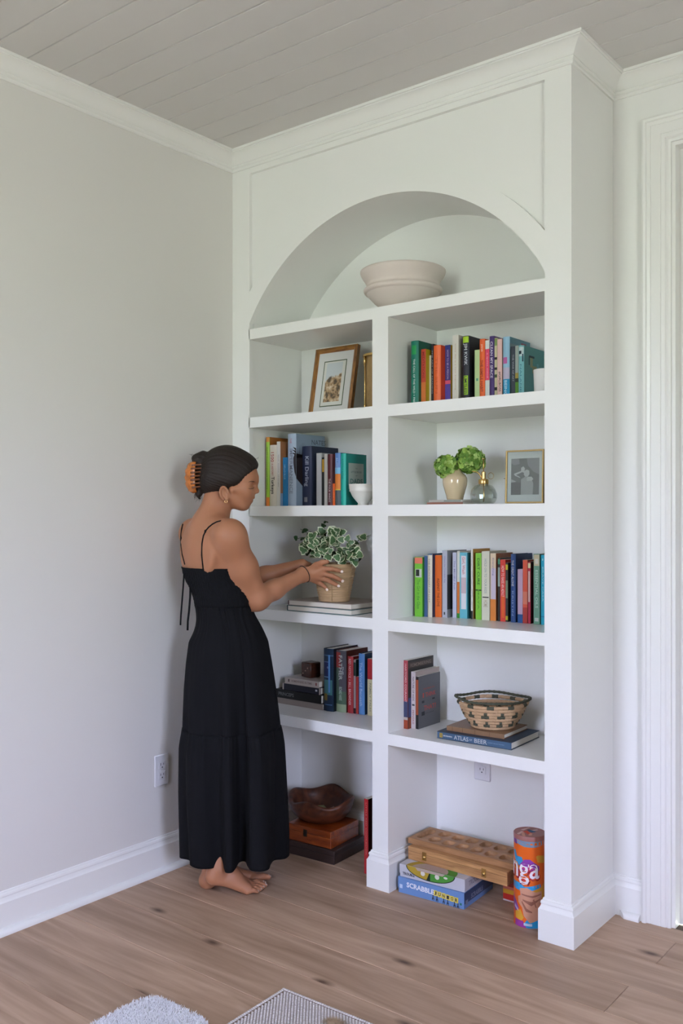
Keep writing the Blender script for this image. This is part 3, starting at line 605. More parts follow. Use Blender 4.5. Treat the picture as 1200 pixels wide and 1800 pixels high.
# ---- right row on the shelf below the photo frame (shelf 3 on the right)
g = 'upright books in the third right cubby'
book_row([
 (728.7, 742.2, 979.6, 0.13, 'lime green book with a coral top and a black bird on its spine', dict(color='3c8c28', spine='76c03c', bands=[(0.89, 0.99, 'e07860'), (0.66, 0.80, 'c8ccc0', 0.1, 0.9), (0.68, 0.79, '20241c', 0.15, 0.6)], title='The Girl in the Glass', tcol='4c9030', tpos=(0.62, 0.5), tsize=0.4, hard=False)),
 (745.5, 750.9, 977.2, 0.13, 'slate blue book second from the left in the third right row', dict(color='30426c', spine='44608c', hard=False)),
 (751.4, 759.2, 974, 0.15, 'cream spined book with navy covers and spaced small capitals', dict(color='24385c', spine='d8d0bc', title='THE DICTIONARY OF LOST', tcol='948c80', tpos=(0.42, 0.7), tsize=0.35, bands=[(0.985, 1.0, '24608c')])),
 (764.6, 775.6, 976.2, 0.14, 'orange book with black capitals in the third right row', dict(color='a84c1c', spine='e8702c', title='AGAINST THE LOVE', tcol='6c3018', tpos=(0.6, 0.46), tsize=0.38, hard=False)),
 (777.0, 785.6, 968, 0.16, 'tall silver grey book with a dark square on its cover', dict(color='8c9094', spine='b8bcc8', title='Where the Crawdads Sing', tcol='8c84b0', tpos=(0.28, 0.4), tsize=0.35, bands=[(0.04, 0.08, '444c50', 0.3, 0.6)], cover=[(0.0, 1.0, 0.12, 0.64, '34383c')], hard=False)),
 (795.2, 801.8, 971.5, 0.14, 'slim lavender white book in the third right row', dict(color='c0c4d8', title='The Mindful Path', tcol='7c7ca4', tpos=(0.35, 0.45), tsize=0.4, hard=False)),
 (803, 807.6, 969, 0.14, 'thin book with a white top, orange middle and green foot', dict(color='d4d8cc', bands=[(0.0, 0.07, '3c9434'), (0.07, 0.54, 'd07838')], hard=False)),
 (807.9, 820.8, 971.5, 0.15, 'aqua book with a long white oval label on its spine', dict(color='34808c', spine='68b8c8', bands=[(0.14, 0.95, 'dcdce0', 0.18, 0.85), (0.38, 0.62, 'c8b4b8', 0.18, 0.85)], title='Girl, Wash', tcol='c87c80', tpos=(0.2, 0.26), tsize=0.45, cover=[(0.3, 0.8, 0.08, 0.22, '9c5044'), (0.4, 0.7, 0.5, 0.58, '8c5c50'), (0.3, 0.6, 0.7, 0.78, '8c5c50')], hard=False)),
 (827.3, 830.6, 965.3, 0.20, 'tall thin white spined book with an ochre cover standing above its neighbours', dict(color='b88434', spine='dcdcd4', bands=[(0.0, 0.12, '20281c')], hard=True)),
 (835.6, 845.7, 972.5, 0.14, 'lime green book with dark spaced capitals, THE DIRT CURE', dict(color='64a434', spine='80c440', bands=[(0.435, 0.452, '1c2c1c')], title='DIRT CURE', tcol='2c6428', tpos=(0.28, 0.4), tsize=0.42, title2=[('MAYA', '549830', (0.7, 0.3), 0.25, 0.5)], hard=False)),
 (846.4, 860, 969.5, 0.15, 'wide cream book with a black line across its spine', dict(color='c8c4ac', spine='d2d2bc', bands=[(0.325, 0.34, '202020', 0.1, 0.9)], title='HOLD ON TO YOUR KIDS', tcol='94a09c', tpos=(0.36, 0.5), tsize=0.3, title2=[('HOME', 'b0a48c', (0.76, 0.1), 0.5, 0.5)], hard=False)),
 (861.5, 871.2, 973, 0.14, 'book with a spine fading from cream and lilac to orange', dict(color='9c5428', spine='d8c4a4', bands=[(0.0, 0.32, 'd8843c'), (0.32, 0.78, 'c8bccc', 0.15, 1.0)], title='Everything', tcol='7c7c9c', tpos=(0.2, 0.26), tsize=0.35, hard=False)),
 (874.6, 878.6, 981, 0.13, 'slim black and grey patterned book left of the red book', dict(color='34302c', bands=[(0.55, 0.85, '8c9c94'), (0.9, 0.98, '4c8c6c')], hard=False)),
 (879.1, 888, 984, 0.13, 'bright red book with bold white capitals and an orange lower half', dict(color='cc3c30', spine='d84438', bands=[(0.06, 0.42, 'e0642c', 0.25, 0.8)], title='HOW TO RAISE AN ADULT', tcol='f0c8c0', tpos=(0.35, 0.5), tsize=0.55, hard=False)),
 (888.4, 892.4, 989.5, 0.13, 'thin black book with yellow corners in the third right row', dict(color='1c2820', spine='3c3834', bands=[(0.88, 0.97, 'c8b830'), (0.03, 0.1, 'c8b830'), (0.4, 0.7, '7c8c70')], hard=False)),
 (897.5, 906, 974, 0.16, 'tall navy hardback with white and gold spine letters, right part of the third right row', dict(color='1c3464', spine='34548c', title='THE GREAT ALONE', tcol='c8ccd0', tpos=(0.28, 0.38), tsize=0.45, title2=[('KRISTIN', '8ca4cc', (0.72, 0.36), 0.3, 0.5)], cover=[(0.55, 0.9, 0.3, 0.03, 'NOTES', '9ca8c0')])),
 (909.5, 918.2, 1001, 0.11, 'small lilac book with a blue foot in front of the navy hardback', dict(color='c4a8c0', bands=[(0.0, 0.16, '2c5894')], hard=False)),
 (918.6, 926.6, 984.6, 0.13, 'vermilion book with a mottled spine right of the small lilac one', dict(color='b84030', spine='dc5c40', bands=[(0.0, 0.25, 'b43c34'), (0.3, 0.5, 'd87c64')], hard=False)),
 (927.6, 932.2, 988, 0.14, 'thin crimson book with a cream bud at its top', dict(color='4c1820', spine='b83048', bands=[(0.9, 0.98, 'dcd0a4'), (0.35, 0.85, 'd8b4a8', 0.1, 0.8)], hard=False)),
 (937.6, 948.2, 974, 0.15, 'sage green book titled ESSENTIAL OILS with a white flower', dict(color='4c7c68', spine='6c9c84', bands=[(0.83, 0.99, 'c8bc9c', 0.05, 0.95), (0.86, 0.93, 'd8d8cc', 0.25, 0.75), (0.04, 0.09, 'c4ccc4', 0.2, 0.8)], title='ESSENTIAL OILS', tcol='bcd4c8', tpos=(0.5, 0.54), tsize=0.42, hard=False)),
 (950.5, 957.0, 976, 0.14, 'cyan book at the right end of the third right row', dict(color='1898ac', spine='1ca8c4', bands=[(0.11, 0.12, '1878a0'), (0.92, 0.95, 'a8e0e8', 0.3, 0.6)], title='BRAVE CASA', tcol='98d8e4', tpos=(0.42, 0.5), tsize=0.3, hard=False)),
], ZT[3], 0.15, XC, XD, g, ylo=0.09, yhi=0.20)

# ---- lower left row (shelf 4 on the left)
g = 'upright books in the fourth left cubby'
book_row([
 (568.5, 586, 1141, 0.17, 'thick dark blue hardback with glowing star clouds on its spine', dict(color='101820', spine='14283c', bands=[(0.88, 0.9, '3c5870'), (0.55, 0.78, '14204c', 0.08, 0.55), (0.78, 0.79, '5c6c98', 0.05, 0.6), (0.54, 0.55, '6c94b0', 0.05, 0.7), (0.26, 0.5, '3c6c6c', 0.1, 0.9), (0.3, 0.9, '4c7cac', 0.55, 0.72), (0.17, 0.28, '6c5c1c', 0.1, 0.45), (0.1, 0.11, '5478a0', 0.1, 0.9)], title='O', tcol='8c94b4', tpos=(0.3, 0.03), tsize=0.14)),
 (591, 608.5, 1144.5, 0.17, 'thick hardback titled THE FATHER with a red and grey green spine', dict(color='5c2418', spine='4c4a50', bands=[(0.0, 0.13, '8c9c7c'), (0.13, 0.34, '48604c'), (0.72, 0.97, '8c3c38', 0.0, 0.5), (0.34, 0.72, '4c5c50', 0.0, 0.35)], title='FATHER', tcol='b0b4ac', tpos=(0.28, 0.4), tsize=0.34, title2=[('THE', 'a8acb0', (0.32, 0.13), 0.2, 0.72), ('RICHARD HARRIS', 'a0b4a4', (0.7, 0.22), 0.3, 0.5)])),
 (611, 620.6, 1154.5, 0.15, 'red hardback titled RED NOTICE', dict(color='8c2420', spine='a82c30', title='RED NOTICE + BILL BROWDER', tcol='e0b8b8', tpos=(0.45, 0.82), tsize=0.4)),
 (621.4, 625, 1160, 0.14, 'slim grey and black book behind the red one, fourth left cubby', dict(color='20302c', spine='a49494', bands=[(0.0, 0.1, '2c1418'), (0.7, 0.95, '243c38')], hard=False)),
 (625.6, 629.6, 1190, 0.12, 'small coral red paperback left of the light blue hardback', dict(color='b03c38', hard=False)),
 (630.6, 640.6, 1149.5, 0.15, 'light blue hardback with pale script on its spine', dict(color='1c4468', spine='5c90cc', title='The World Beneath', tcol='a8c4e8', tpos=(0.5, 0.72), tsize=0.45)),
 (645.7, 655.5, 1159, 0.14, 'half red, half cream book against the centre post', dict(color='8c2828', spine='d4cca4', bands=[(0.64, 1.0, 'b43034')], title='FAMILY TALES', tcol='8c8c74', tpos=(0.68, 0.5), tsize=0.3, hard=False)),
], ZT[4], 0.166, X16(567)+0.0005, XB, g, ylo=0.10, yhi=0.20)

# ---- lower right row: two books and a grey one (shelf 4 on the right)
g = 'upright books in the fourth right cubby'
book_row([
 (707.8, 716.5, 1161.5, 0.175, 'tall red spined book with a black photo cover, left end of the fourth right cubby', dict(color='2c2824', spine='a84850', bands=[(0.0, 0.13, '9c4428'), (0.13, 0.17, 'b4a8a0'), (0.17, 0.4, '3c4464')], title='HARTFORD COURANT', tcol='e0b8b8', tpos=(0.33, 0.56), tsize=0.4,
    cover=[(0.02, 0.98, 0.88, 0.96, '4c4038'), (0.5, 0.92, 0.8, 0.05, 'REMEMBERING', '8c7c70'), (0.02, 0.5, 0.17, 0.45, '46507c'), (0.02, 0.5, 0.0, 0.16, '8c4428')], hard=False)),
 (722.5, 729.9, 1181.5, 0.165, 'slim white paperback with a dark title left of the grey book', dict(color='b0a098', spine='cfc4c4', title='NATURE OF KIDS', tcol='4c484c', tpos=(0.3, 0.42), tsize=0.4, bands=[(0.4, 0.43, '44484c', 0.2, 0.8)], title2=[('PENSKE', 'a87068', (0.8, 0.25), 0.4, 0.5)], hard=False)),
 (730.6, 735, 1190, 0.15, 'grey book with red letters I THINK THAT on its cover', dict(color='5f6063', spine='202020', bands=[(0.27, 0.94, '9c4c30')], hard=False,
    cover=[(0.48, 0.74, 0.5, 0.035, 'WHAT MAKES YOU', 'a8483c'), (0.22, 0.62, 0.05, 0.09, 'I', 'c04c40'), (0.55, 0.62, 0.48, 0.085, 'THINK', 'c04c40'), (0.52, 0.37, 0.56, 0.095, 'THAT?', 'c04c40'), (0.14, 0.28, 0.235, 0.31, '24282c'), (0.5, 0.265, 0.4, 0.02, 'DAVID GEISNER', '3c4044'), (0.15, 0.26, 0.475, 0.52, '2c3034'), (0.62, 0.74, 0.5, 0.53, '24282c')])),
], ZT[4], 0.10, XC, XD, g, ylo=0.07, yhi=0.16)

# ---- books lying flat: origin at the front left corner of the spine (spine to -y), rz turns them
def flat_book(label, x, y, z, w, d, th, color, rz=0.0, title=None, tcol='ffffff', tw=0.6, th_=0.5, tx=0.5, prints=(), group=None, pages='right', spine=None, hard=True, open_front=False, title2=()):
    t = thing('book', label, 'book', (x, y, z+0.0003), rz, group)
    m = cm(color, 0.4); ct = 0.0022 if hard else 0.0008; ov = 0.003 if hard else 0
    MB().box(0, w, 0, d, 0, ct).build('cover', m, t); MB().box(0, w, 0, d, th-ct, th).build('cover', m, t)
    if open_front: MB().box(0, ct, 0, d, ct, th-ct).build('spine', cm(spine or color, .4), t); MB().box(ct+.0002, w-ov, ov, d-ov, ct+.0001, th-ct-.0001).build('page_block', M_PAGES, t)
    else: MB().box(0, w, 0, ct, ct, th-ct).build('spine', cm(spine or color, .4), t); MB().box(ov, w-ov, ct+.0002, d-ov, ct+.0001, th-ct-.0001).build('page_block', M_PAGES, t)
    for (a, b, c_, d_, col) in prints: MB().add([(w*a, -0.0004, th*c_), (w*b, -0.0004, th*c_), (w*b, -0.0004, th*d_), (w*a, -0.0004, th*d_)], [(0, 1, 2, 3)]).build('spine_print', cm(col), t)
    for tt, tc2, tx2, tw2, th2 in ([(title, tcol, tx, tw, th_)] if title else [])+list(title2):
        text(tt, t, (w*tx2, -0.0008, th*0.5), (1, 0, 0), (0, 0, 1), w*tw2, th*th2, cm(tc2), 'spine_title', bold=0.015)
    return t
g = 'large books lying under the potted ivy'
Z3 = ZT[3]
flat_book('teal edged large flat book, bottom one under the potted ivy', 0.290, 0.016, Z3, 0.325, 0.245, 0.0215, '3c6468', 0.0, group=g, open_front=True, spine='24343c')
flat_book('large flat book with a pale cover directly under the potted ivy', 0.294, 0.018, Z3+0.022, 0.318, 0.235, 0.0205, 'a89c90', 0.0, group=g, open_front=True, spine='4c2830')
g = 'flat books stacked in the fourth left cubby'
Z4 = ZT[4]; X16 = lambda u: on_y(u, 900, 0.16)[0]
flat_book('pale grey flat book, bottom of the stack beside the dark blue hardback', max(X16(484), 0.1), 0.160, Z4, X16(567)-max(X16(484), 0.1), 0.155, 0.0245, '8c8078', 0.0, group=g)
flat_book('thick black flat hardback with grey capitals on its spine', max(X16(480), 0.1), 0.157, Z4+0.025, X16(565)-max(X16(480), 0.1), 0.16, 0.0355, '141414', 0.0, 'PRINCEPS', '6c6c6c', 0.34, 0.40, 0.24, group=g)
flat_book('dark navy flat book with a white edge, third up in the stack', X16(496.5), 0.160, Z4+0.061, X16(563)-X16(496.5), 0.15, 0.0295, '1c1c28', 0.0, prints=((0.0, 1.0, 0.90, 1.0, 'b4a8a0'), (0.0, 0.035, 0, 1, 'b4a8a0'), (0.965, 1.0, 0, 1, 'b4a8a0'), (0.87, 0.92, 0.4, 0.65, 'c8c8d0')), group=g)
flat_book('white flat paperback on top of the small stack, under the wooden cube', X16(501), 0.158, Z4+0.091, X16(561)-X16(501), 0.145, 0.023, 'b8aca4', 0.0, 'SOMEWHERE IN TIME', '8c7c78', 0.6, 0.4, 0.5, prints=((0.1, 0.14, 0.25, 0.75, '5c4c4c'), (0.9, 0.94, 0.25, 0.75, '8c4c4c')), group=g, hard=False)
def rot_front(xl, yl, xr, yr): return math.atan2(yr-yl, xr-xl), math.hypot(xr-xl, yr-yl)
t_ = flat_book('navy blue flat atlas of beer with a yellow rectangle on its spine', 0.974, 0.050, Z4, 0.288, 0.225, 0.0255, '2c3c50', R(2.0), 'ATLAS', 'b8bcc0', 0.20, 0.58, 0.335, spine='44607c',
    prints=((0.035, 0.075, 0.2, 0.8, 'b89c3c'), (0.045, 0.065, 0.3, 0.7, '44607c')), title2=[('OF', 'a8b0b8', 0.465, 0.04, 0.25), ('BEER', 'b8bcc0', 0.60, 0.17, 0.58), ('NATIONAL', 'c0c4c8', 0.145, 0.12, 0.2), ('GEOGRAPHIC', 'c0c4c8', 0.15, 0.13, 0.2), ('A JOURNEY THROUGH THE WORLD', '7c94b0', 0.80, 0.22, 0.2)])
flat_book('tan leather bound flat book between the atlas and the woven basket', 0.996, 0.078, Z4+0.026, 0.225, 0.185, 0.0165, '8c6c50', R(2.0), prints=((0.10, 0.105, 0, 1, '54402c'), (0.28, 0.285, 0, 1, '54402c'), (0.5, 0.505, 0, 1, '54402c'), (0.75, 0.755, 0, 1, '54402c')))
# tall books standing on the floor against the centre post
book('tall thin red book standing on the floor against the centre post', 0.6275, 0.079, 0.0, 0.019, 0.285, 0.22, '401414', spine='c4363a', title='LITTLE RED COOKBOOK', tcol='e08c80', tpos=(0.4, 0.7), tsize=0.28, group='tall books standing on the bottom left floor', hard=False)
book('tall green book standing on the floor behind the red one', 0.6640, 0.090, 0.0, 0.014, 0.292, 0.20, '203020', spine='6c8c4c', group='tall books standing on the bottom left floor', hard=False)
# ================================================================== OBJECTS ON THE SHELVES
rng = random.Random(11)
# ---- large pale bowl on the top shelf
M_CLAY = mat('pale_pink_stoneware', (0.66, 0.585, 0.535), 0.6, bump=0.25, bscale=70, var=0.05, vscale=12)
t = thing('large_bowl', 'large pale pinkish stoneware bowl alone on the top shelf under the arch', 'bowl', (0.752, 0.158, SHELF[0][0]+0.0004))
MB().lathe([(0, 0), (0.070, 0), (0.078, 0.003), (0.080, 0.010), (0.098, 0.024), (0.135, 0.055), (0.165, 0.088), (0.172, 0.098)], 56).build('bowl_body', M_CLAY, t, smooth=True)
MB().lathe([(0.166, 0.094), (0.178, 0.097), (0.183, 0.104), (0.184, 0.112), (0.180, 0.118), (0.172, 0.122), (0.168, 0.130), (0.171, 0.142), (0.180, 0.158), (0.190, 0.172), (0.197, 0.186), (0.1995, 0.194), (0.1985, 0.201), (0.192, 0.205), (0.184, 0.203), (0.178, 0.194), (0.160, 0.150), (0.120, 0.070), (0.07, 0.03), (0, 0.02)], 56).build('bowl_rim', M_CLAY, t, smooth=True)
t.scale = (0.815, 0.815, 0.80)

# ---- leaning framed watercolour
fx0, fx1, fy, fh = 0.266, 0.487, 0.165, 0.292
t = thing('picture_frame', 'watercolour of brown hills in a wooden frame leaning in the top left cubby', 'picture', (fx0, fy, SHELF[1][0]+0.0050), rot=(-R(10.5), 0, 0))
w = fx1-fx0; fw = 0.020
M_FR = wood('gilded_brown_frame_wood', '6a3f16', '9a6a2c', 0.4, (6, 40, 6))
mb = MB()
def framebar(mb, w, h, fw, d0, d1, mi=0):
    P1 = [(0, 0), (w, 0), (w, h), (0, h)]; P2 = [(fw, fw), (w-fw, fw), (w-fw, h-fw), (fw, h-fw)]; pm = [(fw*.45, fw*.45), (w-fw*.45, fw*.45), (w-fw*.45, h-fw*.45), (fw*.45, h-fw*.45)]
    v = [(x, d0, z) for x, z in P1]+[(x, d0-0.004, z) for x, z in pm]+[(x, d0+0.005, z) for x, z in P2]+[(x, d1, z) for x, z in P2]+[(x, d1, z) for x, z in P1]; f = []
    for r_ in range(4):
        for i in range(4): j = (i+1) % 4; f.append((r_*4+i, r_*4+j, (r_+1)*4+j, (r_+1)*4+i))
    for i in range(4): j = (i+1) % 4; f.append((16+i, 16+j, j, i))
    mb.add(v, f, mi)
framebar(mb, w, fh, fw, 0.006, 0.024); mb.build('frame', M_FR, t)
box('mat_board', fw-0.002, w-fw+0.002, 0.012, 0.016, fw-0.002, fh-fw+0.002, mat('grey_white_mat_board', (0.62, 0.62, 0.60), 0.8), t)
a0, a1, b0, b1 = 0.055, w-0.055, 0.045, fh-0.060
def plate(name, x0, x1, z0, z1, y, m, parent): return MB().add([(x0, y, z0), (x1, y, z0), (x1, y, z1), (x0, y, z1)], [(0, 1, 2, 3)]).build(name, m, parent)
plate('mat_line', a0-0.004, a1+0.004, b0-0.004, b1+0.004, 0.0117, cm('4c5c40'), t)
plate('paper', a0, a1, b0, b1, 0.0114, cm('dcdcd4'), t)
def wc_mat():
    m = bpy.data.materials.new('watercolour_hills'); m.use_nodes = True; n = m.node_tree; L = n.links.new; b = n.nodes['Principled BSDF']; b.inputs['Roughness'].default_value = 0.9
    tcn = n.nodes.new('ShaderNodeTexCoord'); s_ = n.nodes.new('ShaderNodeSeparateXYZ'); L(tcn.outputs['Generated'], s_.inputs[0])
    no = n.nodes.new('ShaderNodeTexNoise'); no.inputs['Scale'].default_value = 60; no.inputs['Detail'].default_value = 4; L(tcn.outputs['Object'], no.inputs[0])
    r = n.nodes.new('ShaderNodeValToRGB'); L(no.outputs[0], r.inputs[0]); e = r.color_ramp.elements
    e[0].position = 0.36; e[0].color = (0.10, 0.075, 0.05, 1); e[1].position = 0.66; e[1].color = (0.62, 0.50, 0.36, 1); x = e.new(0.48); x.color = (0.36, 0.23, 0.12, 1)
    ad = n.nodes.new('ShaderNodeMath'); ad.operation = 'MULTIPLY_ADD'; L(no.outputs[0], ad.inputs[0]); ad.inputs[1].default_value = 0.25; L(s_.outputs['Z'], ad.inputs[2])
    hx = n.nodes.new('ShaderNodeMath'); hx.operation = 'MULTIPLY_ADD'; L(s_.outputs['X'], hx.inputs[0]); hx.inputs[1].default_value = -0.16; L(ad.outputs[0], hx.inputs[2])
    g = n.nodes.new('ShaderNodeMapRange'); L(hx.outputs[0], g.inputs[0]); g.inputs[1].default_value = 0.66; g.inputs[2].default_value = 0.72
    mx = n.nodes.new('ShaderNodeMix'); mx.data_type = 'RGBA'; L(g.outputs[0], mx.inputs[0]); L(r.outputs[0], mx.inputs[6]); mx.inputs[7].default_value = (0.52, 0.56, 0.58, 1)
    L(mx.outputs[2], b.inputs['Base Color']); return m
plate('watercolour', a0+0.013, a1-0.015, b0+0.015, b1-0.006, 0.0111, wc_mat(), t)

# ---- brass and rattan lantern beside it
t = thing('lantern', 'round brass and woven rattan lantern behind the framed watercolour', 'lantern', (0.622, 0.200, SHELF[1][0]+0.0004))
mb = MB(); mb.lathe([(0.0, 0.004), (0.062, 0.004), (0.066, 0.02), (0.066, 0.215), (0.060, 0.222), (0.056, 0.222), (0.056, 0.03), (0, 0.03)], 40)
mb.build('rattan_shade', mat('golden_brown_rattan', (0.30, 0.19, 0.075), 0.55, bump=1.0, bscale=45, var=0.35, vscale=55, stretch=(1, 1, 0.6)), t, smooth=True)
for zz in (0.0, 0.218): MB().lathe([(0.062, zz), (0.0745, zz), (0.0745, zz+0.008), (0.062, zz+0.008), (0.062, zz)], 40).build('ring', M_BRASS, t, angle=40)
for k in range(8):
    a = R(-76+45*k); mb = MB(); c = (0.0705*math.cos(a), 0.0705*math.sin(a))
    mb.lathe([(0, 0.008), (0.0045, 0.008), (0.0045, 0.03), (0.0032, 0.033), (0.0032, 0.19), (0.0062, 0.192), (0.0062, 0.216), (0, 0.216)], 12, c)
    mb.build('rod', M_BRASS, t, smooth=True)

# ---- white beaded cup
t = thing('cup', 'small white ceramic cup with a beaded side in the top right cubby', 'cup', (1.3735, 0.080, SHELF[1][0]+0.0004))
M_WC = mat('white_glazed_ceramic', (0.74, 0.74, 0.72), 0.25)
MB().lathe([(0, 0), (0.031, 0), (0.0335, 0.003), (0.036, 0.079), (0.0345, 0.080), (0.033, 0.078), (0.030, 0.006), (0, 0.005)], 40).build('cup_body', M_WC, t, angle=50)
mb = MB()
for i in range(7):
    for j in range(4):
        a = R(-64+i*0+24*j+ (12 if i % 2 else 0)); z = 0.010+0.0105*i; r_ = 0.0335+0.0025*z/0.079
        mb.ball((r_*math.cos(a), r_*math.sin(a), z), 0.0022, 8, 5)
o = mb.build('beading', M_WC, t, smooth=True); o['kind'] = 'stuff'

# ---- small white footed bowl
t = thing('small_bowl', 'small white footed bowl in front of the teal hardback', 'bowl', (0.627, 0.073, SHELF[2][0]+0.0004))
MB().lathe([(0, 0), (0.024, 0), (0.025, 0.003), (0.023, 0.008), (0.034, 0.018), (0.050, 0.036), (0.059, 0.053), (0.0635, 0.0555), (0.062, 0.058), (0.064, 0.079), (0.0655, 0.081), (0.064, 0.083), (0.061, 0.080), (0.055, 0.055), (0.03, 0.02), (0, 0.012)], 44).build('bowl_body', mat('cream_glazed_ceramic', (0.72, 0.71, 0.66), 0.35), t, smooth=True)
t.scale = (0.84, 0.84, 0.97)

# ---- two coaster-thin books with the hydrangea vase
g = 'thin flat books under the hydrangea vase'
flat_book('thin rust red flat booklet under the hydrangea vase', 0.912, 0.078, SHELF[2][0], 0.150, 0.125, 0.0085, '9c6c5c', group=g, hard=False)
flat_book('thin white flat booklet directly under the beige vase', 0.920, 0.080, SHELF[2][0]+0.009, 0.140, 0.120, 0.008, 'bcb8b0', group=g, hard=False, prints=((0.45, 0.95, 0.2, 0.8, '8c9488'),))
VZ = SHELF[2][0]+0.0178
t = thing('flower_vase', 'glossy beige vase holding two green hydrangea heads', 'vase', (0.994, 0.138, VZ))
mbv = MB().lathe([(0, 0), (0.034, 0), (0.036, 0.004), (0.038, 0.014), (0.0445, 0.032), (0.0515, 0.052), (0.0535, 0.067), (0.0520, 0.079), (0.045, 0.090), (0.034, 0.097), (0.0275, 0.105), (0.026, 0.118), (0.029, 0.128), (0.027, 0.129), (0.023, 0.118), (0.024, 0.1)], 44)
for i, p in enumerate(mbv.v): mbv.v[i] = (p[0]*0.84, p[1]*0.84, p[2])
mbv.build('vase_body', mat('glossy_beige_glaze', (0.58, 0.46, 0.29), 0.10, coat=0.6, var=0.06, vscale=9), t, smooth=True)
M_HY = [mat('lime_petal', (0.30, 0.46, 0.08), 0.6, sss=0.0), mat('green_petal', (0.13, 0.27, 0.035), 0.6), mat('pale_petal', (0.42, 0.58, 0.17), 0.6)]
def hydrangea(c, r, n, seed):
    n = int(n*0.8)
    rg = random.Random(seed); mb = MB(); c = Vector(c)
    for i in range(n):
        z = 1-2*(i+0.5)/n; a = i*2.39996; s_ = math.sqrt(1-z*z); d = Vector((s_*math.cos(a), s_*math.sin(a), z))
        p = c+Vector((d.x*r, d.y*r*0.95, d.z*r*0.88))*rg.uniform(0.84, 1.10); a1 = d.orthogonal().normalized(); a1.rotate(Matrix.Rotation(rg.uniform(0, 6), 3, d)); b1 = d.cross(a1)
        nrm = (d+Vector((rg.uniform(-.5, .5), rg.uniform(-.5, .5), rg.uniform(-.5, .5)))).normalized(); a1 = (a1-nrm*a1.dot(nrm)).normalized(); b1 = nrm.cross(a1)
        mi = rg.choice((0, 0, 1, 1, 2)); L_ = rg.uniform(0.0088, 0.0135)
        for k in range(4):
            q = math.pi/2*k; u_ = a1*math.cos(q)+b1*math.sin(q); w_ = a1*-math.sin(q)+b1*math.cos(q)
            mb.add([p, p+u_*L_*.55+w_*L_*.48+nrm*.0022, p+u_*L_+nrm*rg.uniform(-.001, .0035), p+u_*L_*.55-w_*L_*.48+nrm*.0022], [(0, 1, 2), (0, 2, 3)], mi)
    mb.ball(c, r*0.78, 16, 12, 1)
    return mb
T0 = Vector((0.994, 0.138, VZ))
x, z = on_y(785, 820, 0.12); c1 = Vector((x, 0.12, z))-T0; x, z = on_y(826, 809, 0.155); c2 = Vector((x, 0.155, z))-T0
for c, r_, n, sd in ((c1, 0.043, 260, 3), (c2, 0.050, 330, 5)):
    h_ = hydrangea(c, r_, n, sd).build('flower_head', M_HY, t); h_['kind'] = 'stuff'
    MB().tube([(0, 0, 0.085), (c.x*0.3, c.y*0.3, 0.11), (c.x, c.y, c.z-r_*0.5)], 0.0028, 8).build('stem', mat('dark_green_stem', (0.05, 0.12, 0.03), 0.5), t, smooth=True)
mb = MB()
def leafshape(mb, base, tip, wdt, nrm, mi=0):
    b_, t_ = Vector(base), Vector(tip); ax = t_-b_; sd = ax.cross(Vector(nrm)).normalized()*wdt; nn = Vector(nrm).normalized()
    mb.add([b_, b_+ax*.3+sd*.8, b_+ax*.65+sd*.75, t_, b_+ax*.65-sd*.75, b_+ax*.3-sd*.8, b_+ax*.5-nn*wdt*.25], [(0, 6, 1), (1, 6, 2), (2, 6, 3), (3, 6, 4), (4, 6, 5), (5, 6, 0)], mi)
leafshape(mb, (0.008, -0.006, 0.118), (0.03, -0.03, 0.150), 0.014, (0.3, -1, 0.3)); mb.build('leaf', mat('dark_hydrangea_leaf', (0.02, 0.075, 0.035), 0.5), t)

# ---- cut glass plant mister with brass pump
t = thing('plant_mister', 'cut glass plant mister with a brass pump and curved spout', 'mister', (1.134, 0.098, SHELF[2][0]+0.0005))
def facet(a, z): return 0.035*(0.5+0.5*math.cos(a*9+ (1 if int(z*90) % 2 else -1)*1.2))
MB().lathe([(0, 0), (0.034, 0), (0.043, 0.006), (0.050, 0.020), (0.0505, 0.035), (0.045, 0.052), (0.033, 0.064), (0.018, 0.069), (0.016, 0.074), (0.0145, 0.074), (0.016, 0.066), (0.030, 0.060), (0.042, 0.049), (0.047, 0.035), (0.046, 0.021), (0.039, 0.009), (0.030, 0.005), (0, 0.005)], 54, wob=facet).build('glass_bottle', M_GLASS, t)
t.scale = (0.9, 0.9, 1.0)
MB().lathe([(0, 0.070), (0.0185, 0.070), (0.0195, 0.073), (0.0195, 0.084), (0.0175, 0.087), (0.009, 0.088), (0.0085, 0.092), (0.0085, 0.112), (0.0065, 0.114), (0, 0.114)], 32).build('collar', M_BRASS, t, angle=40)
MB().tube([(0, 0, 0.110), (0, 0, 0.158)], 0.0022, 10).build('plunger', M_BRASS, t, smooth=True)
MB().tube([(-0.006*CA, -0.006*SA, 0.158), (0.006*CA, 0.006*SA, 0.158)], 0.002, 8).build('plunger_handle', M_BRASS, t, smooth=True)
MB().tube([(-CA*d, -SA*d, z) for d, z in ((0.006, 0.086), (0.011, 0.098), (0.019, 0.108), (0.030, 0.113), (0.044, 0.115))], [0.0026, .0026, .0024, .0022, .0018], 10).build('spout', M_BRASS, t, smooth=True)
MB().tube([(CA*(0.028+0.011*math.cos(q)), SA*(0.028+0.011*math.cos(q)), 0.099+0.011*math.sin(q)) for q in [2*math.pi*k/18 for k in range(18)]], 0.0013, 8, closed=True).build('finger_ring', mat('dark_brass', (0.30, 0.22, 0.12), 0.35, metal=1.0), t, smooth=True)
MB().tube([(0, 0, 0.070), (0.002, 0, 0.03), (0, 0, 0.008)], 0.0025, 8).build('dip_tube', M_BRASS, t, smooth=True)

